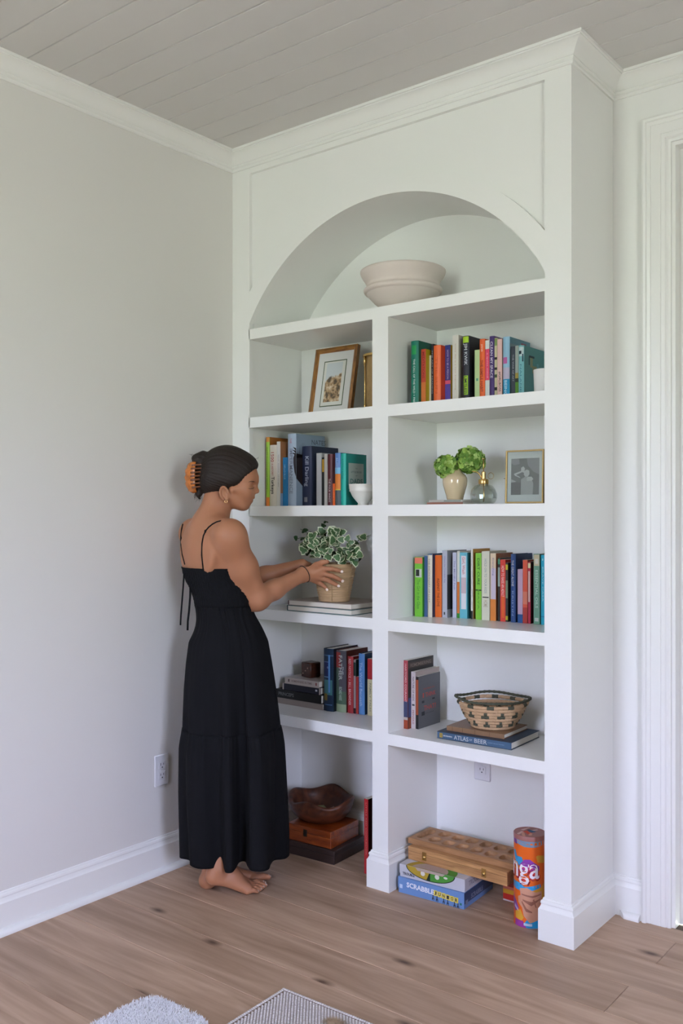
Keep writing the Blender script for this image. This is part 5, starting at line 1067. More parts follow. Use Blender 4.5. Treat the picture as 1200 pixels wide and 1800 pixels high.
def packet(label, p, s_, rot, c1_, c2_):
    t_ = thing('card_packet', label, 'packet', p, rot=rot, group=g)
    MB().bbox(-s_[0]/2, s_[0]/2, -s_[1]/2, s_[1]/2, 0, s_[2], 0.001).build('carton', cm(c1_), t_)
    MB().add([(-s_[0]*.38, -s_[1]*.38, s_[2]+.0003), (s_[0]*.38, -s_[1]*.38, s_[2]+.0003), (s_[0]*.38, s_[1]*.38, s_[2]+.0003), (-s_[0]*.38, s_[1]*.38, s_[2]+.0003)], [(0, 1, 2, 3)]).build('printed_panel', cm(c2_), t_)
packet('white edged red card packet in the carved wooden bowl', (0.372, 0.160, 0.1585), (0.075, 0.045, 0.012), (R(8), R(-24), R(-8)), 'c0a8a8', '8c3438')
packet('blue card packet in the carved wooden bowl', (0.290, 0.130, 0.1560), (0.050, 0.035, 0.014), (R(10), R(14), R(20)), '3c4878', '5c6c9c')
packet('olive green packet in the carved wooden bowl', (0.322, 0.185, 0.1480), (0.040, 0.030, 0.022), (R(6), R(4), R(60)), '6c7044', '84885c')

# ================================================================== RUGS AND TUFT ON THE FLOOR
def noise2(x, y):
    from mathutils import noise
    return noise.noise(Vector((x, y, 0)))
t = thing('shag_rug', 'fluffy white rug with a rounded corner at the bottom edge', 'rug', (0.712, -1.030, 0.0003), R(0.5))
RW, RD, RC = 0.262, 0.90, 0.060
def rug_edge(n=14):
    p = []
    for (cx_, cy_, a0) in ((RW-RC, -RC, 0), (RC, -RC, 90), (RC, -RD+RC, 180), (RW-RC, -RD+RC, 270)):
        for k in range(n+1): a = R(a0+90*k/n); p.append((cx_+RC*math.cos(a), cy_+RC*math.sin(a)))
    return p
E_ = rug_edge(); mb = MB(); L = [(1.0, 0.0), (1.0, 0.010), (0.985, 0.016), (0.95, 0.019), (0.0, 0.020)]
v = []; f = []; n = len(E_); cxr, cyr = RW/2, -RD/2
for (s_, z) in L:
    for (x, y) in E_: v.append((cxr+(x-cxr)*s_, cyr+(y-cyr)*(1-(1-s_)*0.4) if s_ > 0 else cyr+(y-cyr)*0.001, z))
for i in range(len(L)-1):
    for k in range(n): k2 = (k+1) % n; f.append((i*n+k, i*n+k2, (i+1)*n+k2, (i+1)*n+k))
mb.add(v, f); mb.build('rug_base', mat('white_wool', (0.74, 0.74, 0.76), 0.95, bump=1.0, bscale=150), t, smooth=True)
mb = MB(); rg = random.Random(4)
for i in range(40000):
    x = rg.uniform(-0.002, RW+.002); y = -abs(rg.uniform(0, 0.89)); 
    inside = not ((x < RC and y > -RC and (x-RC)**2+(y+RC)**2 > RC*RC) or (x > RW-RC and y > -RC and (x-RW+RC)**2+(y+RC)**2 > RC*RC))
    if not inside: continue
    a = rg.uniform(0, 6.28); h_ = rg.uniform(0.006, 0.012); lx, ly = rg.uniform(-.006, .006), rg.uniform(-.006, .006); w_ = 0.0013; z0 = 0.016
    mb.add([(x-w_*math.cos(a), y-w_*math.sin(a), z0), (x+w_*math.cos(a), y+w_*math.sin(a), z0), (x+lx*.5+w_*.8*math.cos(a), y+ly*.5+w_*.8*math.sin(a), z0+h_*.7), (x+lx, y+ly, z0+h_)], [(0, 1, 2), (0, 2, 3)])
o = mb.build('pile', mat('white_wool_tips', (0.80, 0.80, 0.82), 0.9), t); o['kind'] = 'stuff'
t = thing('woven_rug', 'flat woven cream and brown diagonal weave rug at the bottom edge', 'rug', (0.968, -0.757, 0.0003), R(1.5))
# weave: rows of raised knots set on the diagonal, real relief
UW, UD = 0.92, 0.80; mb = MB(); mb.bbox(0, UW, -UD, 0, 0, 0.0045, 0.002); mb.build('rug_base', mat('brown_jute', (0.22, 0.165, 0.13), 0.9), t)
mb = MB(); sx, sy = 0.0105, 0.0068
for i in range(int(0.885/sx)):
    for j in range(int(0.77/sy)):
        x = 0.016+i*sx+(j % 2)*sx*0.5; y = -0.016-j*sy
        mb.add([(x-.0046, y-.0010, .0045), (x+.0014, y-.0036, .0045), (x+.0050, y+.0008, .0045), (x-.0012, y+.0034, .0045), (x-.0022, y-.0006, .0078), (x+.0024, y+.0004, .0078)], [(0, 1, 5, 4), (1, 2, 5), (2, 3, 4, 5), (3, 0, 4)])
o = mb.build('weave', mat('cream_wool_yarn', (0.56, 0.52, 0.50), 0.9), t, smooth=True); o['kind'] = 'stuff'
mb = MB()
for k in range(122):
    x = 0.003+k*0.0075; mb.ball((x, -0.006, 0.0055), 0.0045, 6, 4, rx=1, ry=1.1, rz=.6)
    if k < 105: mb.ball((0.005, -0.006-k*0.0075, 0.0055), 0.0045, 6, 4, rx=1.1, ry=1, rz=.6)
o = mb.build('selvedge', mat('cream_wool_yarn', (0.56, 0.52, 0.50)), t, smooth=True); o['kind'] = 'stuff'
x, y = on_z(588, 1799, 0.012)
t = thing('tassel', 'small tan fibre tuft lying on the woven rug', 'tassel', (x, y, 0.0085))
mb = MB(); rg = random.Random(9)
for i in range(420):
    a = rg.uniform(0, 6.28); r_ = rg.uniform(.002, .032); h_ = 0.012*(1-r_/.036)+0.002; x0, y0 = r_*math.cos(a), r_*math.sin(a)*.7; l = rg.uniform(.008, .016); b_ = a+rg.uniform(-.8, .8)
    mb.add([(x0-.0007*math.sin(b_), y0+.0007*math.cos(b_), h_*.3), (x0+.0007*math.sin(b_), y0-.0007*math.cos(b_), h_*.3), (x0+l*math.cos(b_), y0+l*math.sin(b_), h_+.002)], [(0, 1, 2)])
o = mb.build('fibres', mat('tan_fibre', (0.36, 0.26, 0.17), 0.9), t); o['kind'] = 'stuff'
MB().ball((0, 0, 0.002), 0.024, 12, 8, ry=.7, rz=.3).build('tuft_core', mat('tan_fibre', (0, 0, 0)), t, smooth=True)
# ================================================================== THE WOMAN
# her own frame: X = to the side, D = deeper into the room, Z = up; turned by YAW about her standing point
BX, BY = 0.324, -0.316
BR = (BX-CX)*CA+(BY-CY)*SA; BD_ = -(BX-CX)*SA+(BY-CY)*CA
def pj(u, v, D=0.0):
    """point seen at (u, v) at depth D in her frame"""
    d = BD_+D; return np.array([(u-600)*d/F_PX-BR, D, CZ-(v-V_H)*d/F_PX])
def XW_(u, D=0.0): return (u-600)*(BD_+D)/F_PX-BR
woman = thing('person', 'barefoot woman in a long black dress, dark hair clipped up, hands on the ivy pot', 'person', (BX, BY, 0), YAW)
FV = np.array([0.80, 0.60, 0.0]); RV = np.array([0.60, -0.80, 0.0]); UPV = np.array([0, 0, 1.0])   # torso forward, her right side

class SDF:
    def __init__(s): s.p = []
    def add(s, kind, prm, k=0.02, op='u'): s.p.append((kind, prm, k, op)); return s
    def cone(s, a, b, ra, rb, k=0.02, op='u'): return s.add('cone', (np.array(a, float), np.array(b, float), ra, rb), k, op)
    def ell(s, c, r, k=0.02, ax=None, op='u'): return s.add('ell', (np.array(c, float), np.array(r, float), np.array(ax if ax is not None else np.eye(3), float)), k, op)
    @staticmethod
    def dist(kind, prm, X, Y, Z):
        if kind == 'cone':
            a, b, ra, rb = prm; ab = b-a; l2 = float(ab@ab)
            px, py, pz = X-a[0], Y-a[1], Z-a[2]
            t = np.clip((px*ab[0]+py*ab[1]+pz*ab[2])/l2, 0, 1)
            return np.sqrt((px-ab[0]*t)**2+(py-ab[1]*t)**2+(pz-ab[2]*t)**2)-(ra+(rb-ra)*t)
        if kind == 'ell':
            c, r, ax = prm; px, py, pz = X-c[0], Y-c[1], Z-c[2]
            q = [(px*ax[i][0]+py*ax[i][1]+pz*ax[i][2]) for i in range(3)]
            k0 = np.sqrt(sum((q[i]/r[i])**2 for i in range(3))); k1 = np.sqrt(sum((q[i]/r[i]**2)**2 for i in range(3)))
            return k0*(k0-1.0)/np.maximum(k1, 1e-6)
        if kind == 'half':     # plane: inside where (p-c).n < 0
            c, n_ = prm; return (X-c[0])*n_[0]+(Y-c[1])*n_[1]+(Z-c[2])*n_[2]
    @staticmethod
    def box(kind, prm, k):
        m = k+0.012
        if kind == 'cone':
            a, b, ra, rb = prm; r = max(ra, rb)+m; return np.minimum(a, b)-r, np.maximum(a, b)+r
        if kind == 'ell':
            c, r, ax = prm; R_ = np.sqrt(sum((ax[i]*r[i])**2 for i in range(3)))+m; return c-R_, c+R_
        return None
    @staticmethod
    def comb(F, d, k, op):
        if op == 'u':
            h = np.clip(0.5+0.5*(F-d)/k, 0, 1); return F*(1-h)+d*h-k*h*(1-h)
        if op == 's':
            h = np.clip(0.5-0.5*(F+d)/k, 0, 1); return F*(1-h)-d*h+k*h*(1-h)
        h = np.clip(0.5-0.5*(F-d)/k, 0, 1); return F*(1-h)+d*h+k*h*(1-h)     # intersection
    def at(s, P_):
        P_ = np.atleast_2d(P_); F = np.full(len(P_), 1.0)
        for kind, prm, k, op in s.p: F = s.comb(F, s.dist(kind, prm, P_[:, 0], P_[:, 1], P_[:, 2]), k, op)
        return F
    def grid(s, xs, ys, zs):
        F = np.full((len(xs), len(ys), len(zs)), 1.0, dtype=np.float32)
        for kind, prm, k, op in s.p:
            bx = s.box(kind, prm, k)
            if bx is None: sl = (slice(None),)*3
            else: sl = tuple(slice(max(0, int(np.searchsorted(g_, bx[0][i]))), int(np.searchsorted(g_, bx[1][i]))+1) for i, g_ in enumerate((xs, ys, zs)))
            X = xs[sl[0]][:, None, None].astype(np.float32); Y = ys[sl[1]][None, :, None].astype(np.float32); Z = zs[sl[2]][None, None, :].astype(np.float32)
            if X.size == 0 or Y.size == 0 or Z.size == 0: continue
            F[sl] = s.comb(F[sl], s.dist(kind, prm, X, Y, Z), k, op)
        return F
def surface_net(F, xs, ys, zs):
    I = F < 0; c = I[:-1, :-1, :-1].astype(np.int8)
    for dx in (0, 1):
        for dy in (0, 1):
            for dz in (0, 1):
                if dx or dy or dz: c = c+I[dx:I.shape[0]-1+dx, dy:I.shape[1]-1+dy, dz:I.shape[2]-1+dz]
    act = np.argwhere((c > 0) & (c < 8)); n = len(act); idx = np.full(c.shape, -1, dtype=np.int32); idx[tuple(act.T)] = np.arange(n)
    corners = [(a, b, d) for a in (0, 1) for b in (0, 1) for d in (0, 1)]
    V = [F[act[:, 0]+a, act[:, 1]+b, act[:, 2]+d].astype(np.float64) for a, b, d in corners]
    acc = np.zeros((n, 3)); cnt = np.zeros(n)
    for i in range(8):
        for j in range(i+1, 8):
            if sum(abs(corners[i][q]-corners[j][q]) for q in range(3)) != 1: continue
            m = (V[i] < 0) != (V[j] < 0); t = np.where(m, V[i]/np.where(m, V[i]-V[j], 1), 0)
            p = np.array(corners[i])[None, :]+(np.array(corners[j])-np.array(corners[i]))[None, :]*t[:, None]
            acc += p*m[:, None]; cnt += m
    g = act+acc/cnt[:, None]
    P_ = np.stack([np.interp(g[:, 0], np.arange(len(xs)), xs), np.interp(g[:, 1], np.arange(len(ys)), ys), np.interp(g[:, 2], np.arange(len(zs)), zs)], 1)
    quads = []
    for ax in range(3):
        sl0 = [slice(None)]*3; sl1 = [slice(None)]*3; sl0[ax] = slice(0, -1); sl1[ax] = slice(1, None)
        A = I[tuple(sl0)]; B = I[tuple(sl1)]; e = np.argwhere(A != B); o1, o2 = [q for q in range(3) if q != ax]
        ok = (e[:, o1] > 0) & (e[:, o2] > 0) & (e[:, o1] < c.shape[o1]) & (e[:, o2] < c.shape[o2]); e = e[ok]
        def cell(d1, d2):
            q = e.copy(); q[:, o1] -= d1; q[:, o2] -= d2; return idx[q[:, 0], q[:, 1], q[:, 2]]
        q = np.stack([cell(1, 1), cell(0, 1), cell(0, 0), cell(1, 0)], 1); fl_ = A[e[:, 0], e[:, 1], e[:, 2]]
        if ax == 1: fl_ = ~fl_
        q[~fl_] = q[~fl_][:, ::-1]; quads.append(q)
    return P_, np.concatenate(quads)
def np_mesh(name, P_, Q_, m, parent, smooth=True):
    me = bpy.data.meshes.new(name); me.vertices.add(len(P_)); me.vertices.foreach_set('co', P_.astype(np.float32).ravel())
    k = Q_.shape[1]; me.loops.add(Q_.size); me.loops.foreach_set('vertex_index', Q_.astype(np.int32).ravel())
    me.polygons.add(len(Q_)); me.polygons.foreach_set('loop_start', np.arange(0, Q_.size, k, dtype=np.int32)); me.polygons.foreach_set('loop_total', np.full(len(Q_), k, dtype=np.int32))
    me.polygons.foreach_set('use_smooth', np.ones(len(Q_), dtype=bool)); me.materials.append(m); me.update(calc_edges=True); me.validate()
    return link(name, me, parent)

# ---------------------------------------------------------------- body
body = SDF()
def tax(): return np.array([RV, FV, UPV])
CHC = np.array([-0.082, 0.012, 0])          # chest centre in X, D
pelvis = np.array([-0.010, 0.0, 0.86]); waist = np.array([-0.040, 0.0, 1.045]); chest = np.array([CHC[0], CHC[1], 1.20]); upper = np.array([-0.086, 0.008, 1.275])
torso = SDF()
torso.ell(pelvis, (0.112, 0.088, 0.12), 0.05, tax()); torso.cone(pelvis+[0, 0, .05], waist, 0.085, 0.078, 0.06)
torso.ell(waist, (0.112, 0.080, 0.10), 0.05, tax()); torso.ell(chest, (0.135, 0.095, 0.135), 0.05, tax()); torso.ell(upper, (0.145, 0.078, 0.085), 0.04, tax())
for s_ in (1, -1): torso.ell(chest+RV*0.062*s_+FV*0.070+[0, 0, -0.02], (0.055, 0.05, 0.055), 0.03, tax())
body.p += torso.p
SR = pj(405, 943, -0.125); SL = np.array([-0.172, 0.135, 1.295])
C7 = pj(366, 916, 0.0)
# shoulder girdle, blades, spine furrow
body.cone(C7+[0, 0, -0.01], SR+[-0.012, 0.01, 0.010], 0.046, 0.044, 0.035); body.cone(C7+[0, 0, -0.01], SL+[0.012, -0.01, 0.006], 0.046, 0.040, 0.035)
body.ell(SR+[0.002, 0, -0.004], (0.050, 0.048, 0.055), 0.032); body.ell(SL, (0.048, 0.048, 0.055), 0.03)
for s_, sc in ((1, SR), (-1, SL)): body.ell((sc*0.55+(C7+[0, 0, -0.10])*0.45)-FV*0.048+[0, 0, -0.045], (0.042, 0.020, 0.058), 0.03, tax())
sp0, sp1 = pj(352, 925, 0.0)-FV*0.0, pj(345, 1000, 0.0)
# neck
body.cone(C7+[0.004, 0, -0.02], pj(381, 876, 0.02), 0.055, 0.048, 0.03); body.cone(pj(383, 905, 0.015), pj(392, 880, 0.02), 0.038, 0.036, 0.025)
# arms
EL = pj(452.5, 1051.5, -0.010); WR = pj(533, 1009.5, 0.125)
def seg3(a, b, ra, rm, rb, k=0.02, tm=0.45, bow=None):
    m = a*(1-tm)+b*tm
    if bow is not None: m = m+np.array(bow)
    body.cone(a, m, ra, rm, k); body.cone(m, b, rm, rb, k)
seg3(SR, EL, 0.0520, 0.0465, 0.0385, 0.034, 0.50, (-0.002, 0, 0.001)); body.ell(EL+[0.002, 0, -0.003], (0.039, 0.039, 0.040), 0.02)
seg3(EL, WR, 0.0385, 0.035, 0.0245, 0.025, 0.35)
body.ell(WR, (0.024, 0.022, 0.029), 0.02)
ELL = pj(430, 1022, 0.205); WRL = pj(531, 992.5, 0.215)
seg3(SL, ELL, 0.045, 0.044, 0.037, 0.03); seg3(ELL, WRL, 0.037, 0.033, 0.0225, 0.025, 0.35); body.ell(ELL, (0.038,)*3, 0.02)
# right hand on the pot: pot axis in her frame
PXL = (0.474-BX)*CA+(0.088-BY)*SA; PDL = -(0.474-BX)*SA+(0.088-BY)*CA
def pot_r(z): return 0.0595+(0.0875-0.0595)*((z-1.030)/0.147)
def on_pot(u, v, off):
    D = 0.16
    for _ in range(12):
        p = pj(u, v, D); r_ = pot_r(p[2])+off; dx = p[0]-PXL; D = PDL-math.sqrt(max(r_*r_-dx*dx, 1e-5))
    return pj(u, v, D)
KN = {'i': (566.5, 1000.0), 'm': (566.5, 1008.5), 'r': (563, 1016.5), 'p': (557.5, 1023.0)}
FG = {'i': [(582, 1000.0), (591.5, 1001.8), (599.5, 1004.5)], 'm': [(583.5, 1012.0), (593, 1016.8), (600.5, 1021.0)], 'r': [(577.5, 1020.5), (586, 1025.2), (594, 1029.6)], 'p': [(565.5, 1027.5), (570, 1031.5), (574.5, 1036.0)]}
TIPS = {}
palm_c = (WR+on_pot(560, 1011, 0.020))/2
for k_, (u, v) in KN.items():
    K = on_pot(u, v, 0.0200); r0 = {'i': .0098, 'm': .0100, 'r': .0094, 'p': .0082}[k_]
    body.cone(WR+(K-WR)*0.18, K, 0.0150, r0+0.0012, 0.012)
    pts = [K]+[on_pot(a, b, 0.0158 if i == 0 else 0.0138) for i, (a, b) in enumerate(FG[k_])]
    for i in range(3): body.cone(pts[i], pts[i+1], r0*(1-0.10*i), r0*(0.92-0.10*i), 0.004)
    TIPS[k_] = (pts[2], pts[3], r0*0.72)
body.ell(on_pot(549, 1010, 0.028), (0.022, 0.013, 0.026), 0.012)
# thumb over the rim
T1 = pj(546, 1001, 0.128); T2 = on_pot(556, 993.0, 0.017); T3 = on_pot(566, 988.5, 0.0145); T4 = on_pot(575, 987.5, 0.0125)
body.cone(T1, T2, 0.0135, 0.0115, 0.010); body.cone(T2, T3, 0.0110, 0.0098, 0.005); body.cone(T3, T4, 0.0098, 0.0080, 0.005)
# left hand round the far side of the pot
def cyl(th_, z, off): r_ = pot_r(z)+off; return np.array([PXL+r_*math.cos(R(th_)), PDL+r_*math.sin(R(th_)), z])
for i, (z0, z1, r0) in enumerate(((1.158, 1.160, .0095), (1.140, 1.138, .0098), (1.123, 1.118, .0092), (1.108, 1.100, .0080))):
    K = cyl(137-2*i, z0, 0.021); body.cone(WRL+(K-WRL)*0.15, K, 0.0145, r0+.001, 0.012)
    pts = [K, cyl(114, (z0+z1)/2, 0.0190), cyl(90, z1, 0.0165), cyl(70-4*i, z1, 0.0125)]
    for j in range(3): body.cone(pts[j], pts[j+1], r0*(1-.1*j), r0*(.92-.1*j), 0.004)
body.cone(WRL, cyl(165, 1.168, 0.017), 0.014, 0.011, 0.01); body.cone(cyl(165, 1.168, 0.017), cyl(178, 1.172, 0.014), 0.010, 0.0085, 0.005)
# legs and feet
def leg(hip, knee, ankle, rs):
    body.cone(hip, knee, rs[0], rs[1], 0.04); body.cone(knee, knee*0.62+ankle*0.38+[-0.01, -0.005, 0], rs[1], rs[2], 0.03); body.cone(knee*0.62+ankle*0.38+[-0.01, -0.005, 0], ankle, rs[2], rs[3], 0.03)
def foot(heel, ball, toe, ankle, side, lift=0.0):
    """heel, ball, toe: floor points in X, D; side = direction of the little toe"""
    h = np.array([heel[0], heel[1], 0.026+lift]); b_ = np.array([ball[0], ball[1], 0.0175]); tt = np.array([toe[0], toe[1], 0.011])
    ax = (b_-h); ax[2] = 0; ax /= np.linalg.norm(ax); sd = np.array([-ax[1], ax[0], 0])*side
    body.ell(h, (0.029, 0.025, 0.027), 0.02, [ax, sd, [0, 0, 1]])
    body.cone(h+[0, 0, 0.012], ankle, 0.022, 0.027, 0.025); body.ell(ankle+sd*0.024+[0, 0, -0.006], (0.012,)*3, 0.012); body.ell(ankle-sd*0.024, (0.012,)*3, 0.012)
    mid = h*0.5+b_*0.5+[0, 0, 0.024]
    body.cone(ankle+ax*0.012+[0, 0, -0.02], mid+ax*0.005, 0.024, 0.021, 0.03); body.cone(mid, b_-sd*0.012, 0.021, 0.017, 0.025); body.cone(mid+sd*.008+[0, 0, -.008], b_+sd*0.020-ax*0.012, 0.018, 0.0145, 0.02)
    body.cone(h+sd*0.006, b_+sd*0.022-ax*0.02, 0.020, 0.0145, 0.02)
    ends = []
    for i in range(5):
        o_ = -0.026+0.0145*i; base_ = b_+sd*o_+ax*(0.010-0.006*abs(i-1)); base_[2] = 0.015-0.001*i
        L_ = (0.050, 0.048, 0.042, 0.035, 0.027)[i]; r_ = (0.0118, 0.0088, 0.0082, 0.0078, 0.0075)[i]
        kn = base_+ax*L_*0.55+[0, 0, 0.003]; e_ = base_+ax*L_; e_[2] = r_*0.98
        body.cone(base_-ax*0.01, kn, r_+0.0015, r_, 0.006); body.cone(kn, e_, r_, r_*0.92, 0.003); ends.append((kn, e_, r_))
    return ends
anR = pj(383, 1522, -0.075); anL = np.array([-0.078, -0.008, 0.082])
RT = foot((-0.060, -0.085), (0.064, -0.044), (0, 0), anR, -1, 0.042)
LT = foot((-0.094, -0.018), (0.062, 0.056), (0, 0), anL, 1, 0.0)
leg(pelvis+RV*0.055+[0, 0.01, -0.03], np.array([0.030, -0.022, 0.47]), anR, (0.058, 0.046, 0.038, 0.027)); leg(pelvis-RV*0.060+[0, 0, -0.03], np.array([-0.045, 0.030, 0.47]), anL, (0.058, 0.046, 0.040, 0.028))

# ---------------------------------------------------------------- head (profile drawn in its middle plane)
HD = 0.020
def hp(u, v, dd=0.0): p = pj(u, v, HD); return p+np.array([0, dd, 0])
K1 = (BD_+HD)/F_PX
th_h = R(22); fx = np.array([math.cos(th_h), 0, -math.sin(th_h)]); uz = np.array([math.sin(th_h), 0, math.cos(th_h)]); yd = np.array([0, 1.0, 0]); hax = np.array([fx, yd, uz])
body.ell(hp(401, 829), (0.096, 0.071, 0.086), 0.02, hax)              # cranium
body.ell(hp(429, 838), (0.050, 0.060, 0.052), 0.025, hax)             # forehead
body.ell(hp(424, 862), (0.050, 0.054, 0.062), 0.025, hax)             # mid face
for s_ in (1, -1):
    body.cone(hp(406, 874, s_*0.050), hp(427, 888.5, s_*0.020), 0.017, 0.016, 0.02)   # jaw
    body.ell(hp(432, 866, s_*0.034), (0.024, 0.022, 0.022), 0.02)                      # cheek
    body.cone(hp(412, 861, s_*0.060), hp(432, 859, s_*0.044), 0.010, 0.012, 0.018)     # cheekbone
body.ell(hp(429.5, 888), (0.0165, 0.020, 0.0165), 0.016)              # chin
body.ell(hp(421, 884), (0.030, 0.036, 0.022), 0.02)                   # under the chin
body.ell(hp(436, 874), (0.020, 0.028, 0.024), 0.016, hax)             # muzzle
body.cone(hp(448.5, 840), hp(449.3, 846), 0.010, 0.009, 0.014)        # brow
for s_ in (1, -1): body.cone(hp(447.5, 845.5, s_*0.010), hp(440, 846, s_*0.040), 0.007, 0.008, 0.012)
for s_ in (1, -1): body.ell(hp(446.5, 853.5, s_*0.029), (0.011, 0.013, 0.0095), 0.012, hax, 's')   # sockets
for s_ in (1, -1): body.ell(hp(440.2, 855.5, s_*0.031), (0.0115, 0.0125, 0.0115), 0.004)   # lidded eyes
body.cone(hp(447.6, 851.0), hp(450.8, 862.4), 0.0070, 0.0085, 0.009)  # nose
body.ell(hp(451.0, 863.6), (0.0088, 0.0092, 0.0078), 0.006)
for s_ in (1, -1): body.ell(hp(447.2, 865.3, s_*0.0105), (0.0085, 0.0058, 0.0062), 0.005)
body.ell(hp(442.3, 873.8), (0.0105, 0.020, 0.0060), 0.006, hax); body.ell(hp(438.8, 880.2), (0.0098, 0.017, 0.0068), 0.006, hax)   # lips
body.cone(hp(445.5, 877.8, -0.02), hp(445.5, 877.8, 0.02), 0.0016, 0.0016, 0.004, 's')
# ears
for s_ in (-1, 1):
    ec = hp(398.5, 868, s_*0.067); eax = np.array([[0.95, s_*0.10, 0.22], [0.0, 1, 0], [-0.22, 0, 0.97]]); eax = np.array([v_/np.linalg.norm(v_) for v_ in eax])
    body.ell(ec, (0.0135, 0.0060, 0.0235), 0.008, eax)
    pr = None
    for k in range(11):
        a = R(-60+25*k+ (0)); q = ec+eax[0]*(-0.0145*math.cos(a+R(0)))*1.0+eax[2]*0.0235*math.sin(a)+np.array([0, s_*(0.0090), 0])
        if pr is not None: body.cone(pr, q, 0.0040, 0.0040, 0.0025)
        pr = q
    body.ell(ec+np.array([0.002, s_*0.008, 0.001]), (0.0080, 0.0068, 0.0135), 0.003, eax, 's')
    body.ell(ec+np.array([0.004, s_*0.009, -0.006]), (0.0055, 0.006, 0.006), 0.003, eax, 's')
    body.ell(ec+eax[2]*-0.022+np.array([0.004, s_*0.003, 0]), (0.0062, 0.0045, 0.0065), 0.004)
dz1 = 0.0025
zs = np.concatenate([np.arange(-0.004, 0.125, 0.0025), np.arange(0.125, 0.99, 0.012), np.arange(0.99, 1.66, dz1)])
xs = np.arange(-0.255, 0.44, 0.0025); ys_ = np.arange(-0.225, 0.375, 0.0025)
F_ = body.grid(xs, ys_, zs); P_, Q_ = surface_net(F_, xs, ys_, zs); del F_
M_SKIN = mat('tanned_skin', (0.39, 0.172, 0.090), 0.48, bump=0.06, bscale=180, var=0.06, vscale=14, sss=0.12, spec=0.4)
bo = np_mesh('body', P_, Q_, M_SKIN, woman)

def surf(u, v, f=body, lo=-0.26, hi=0.36, off=0.0):
    Ds = np.linspace(lo, hi, 500); PP = np.stack([pj(u, v, d) for d in Ds]); F1 = f.at(PP); k = np.argmax(F1 < 0)
    return PP[k]+np.array([0, -off, 0]) if F1[k] < 0 else PP[len(Ds)//2]
def grad(f, p, e=0.002):
    g_ = np.array([f.at(p+np.eye(3)[i]*e)[0]-f.at(p-np.eye(3)[i]*e)[0] for i in range(3)]); return g_/max(np.linalg.norm(g_), 1e-9)

# nails
M_NAIL = mat('pale_nail_polish', (0.80, 0.66, 0.58), 0.25)
for k_, (a, b, r_) in TIPS.items():
    d = (b-a)/np.linalg.norm(b-a); n_ = b-np.array([PXL, PDL, b[2]]); n_ /= np.linalg.norm(n_); n_ = n_-d*(n_@d); n_ /= np.linalg.norm(n_); s_ = np.cross(d, n_)
    mb = MB(); c_ = b+d*0.001; v = []
    for i in range(5):
        for j in range(5): x_ = (i/4-.5)*0.0105; y_ = (j/4-.5)*r_*1.7; v.append(c_+d*x_+s_*y_*(1-0.25*abs(i-2)/2)+n_*(math.sqrt(max(r_*r_*1.06-y_*y_, 0))*0.98+0.0006))
    mb.add(v, [(i*5+j, i*5+j+1, i*5+j+6, i*5+j+5) for i in range(4) for j in range(4)]); mb.build('fingernail', M_NAIL, bo, smooth=True)
for ends in (RT, LT):
    for (a, b, r_) in ends:
        d = (b-a)/np.linalg.norm(b-a); n_ = UPV-d*d[2]; n_ /= np.linalg.norm(n_); s_ = np.cross(d, n_); mb = MB(); v = []
        for i in range(4):
            for j in range(4): x_ = (i/3-.2)*r_*1.0; y_ = (j/3-.5)*r_*1.4; v.append(b+d*x_+s_*y_+n_*(math.sqrt(max(r_*r_*0.85-y_*y_, 0))*0.98-max(0, x_)*.4+0.0008))
        mb.add(v, [(i*4+j, i*4+j+1, i*4+j+5, i*4+j+4) for i in range(3) for j in range(3)]); mb.build('toenail', M_NAIL, bo, smooth=True)
# lashes, brow, lips, earring, wrist band
M_HAIRB = mat('dark_brown_lash', (0.03, 0.018, 0.012), 0.7)
def line(name, pts, r_, m, parent=bo, off=0.0008, seg=6, taper=True):
    q = [surf(u, v, off=off) for u, v in pts]; n = len(q)
    rr_ = [r_*(0.5+0.5*math.sin(math.pi*i/(n-1))) if taper else r_ for i in range(n)]
    return MB().tube([tuple(p) for p in q], rr_, seg).build(name, m, parent, smooth=True)
line('eyelashes', [(436.5, 858.4), (439.5, 859.3), (442.5, 859.1), (445.0, 858.2), (446.8, 857.2)], 0.0012, M_HAIRB)
line('eyebrow', [(436.5, 847.5), (440.5, 846.2), (444.5, 846.2), (447.5, 847.2)], 0.0013, M_HAIRB)
M_LIP = mat('lip_rose', (0.36, 0.13, 0.11), 0.45)
line('lips', [(439.0, 879.0), (441.0, 878.5), (443.3, 877.8)], 0.0013, M_LIP)
q = surf(397.5, 880.0, off=0.0055)
MB().tube([tuple(q+np.array([0.0045*math.cos(2*math.pi*k/16), 0, -0.003+0.0055*math.sin(2*math.pi*k/16)])) for k in range(16)], 0.0012, 8, closed=True).build('earring', mat('gold', (0.85, 0.58, 0.28), 0.22, metal=1.0), woman, smooth=True)
# band round the right wrist
d = (WR-EL)/np.linalg.norm(WR-EL); a1 = np.cross(d, UPV); a1 /= np.linalg.norm(a1); a2 = np.cross(d, a1); ring = []
for k in range(36):
    q = 2*math.pi*k/36; dr = a1*math.cos(q)+a2*math.sin(q); c_ = WR+d*0.004+dr*0; ts = np.linspace(0.01, 0.05, 60); PP = np.stack([c_+dr*t_ for t_ in ts]); F1 = body.at(PP); kk = np.argmax(F1 > 0); ring.append(tuple(PP[kk]+dr*0.0006))
MB().tube(ring, 0.0016, 6, closed=True).build('hair_tie', mat('black_elastic', (0.015, 0.013, 0.012), 0.8), woman, smooth=True)

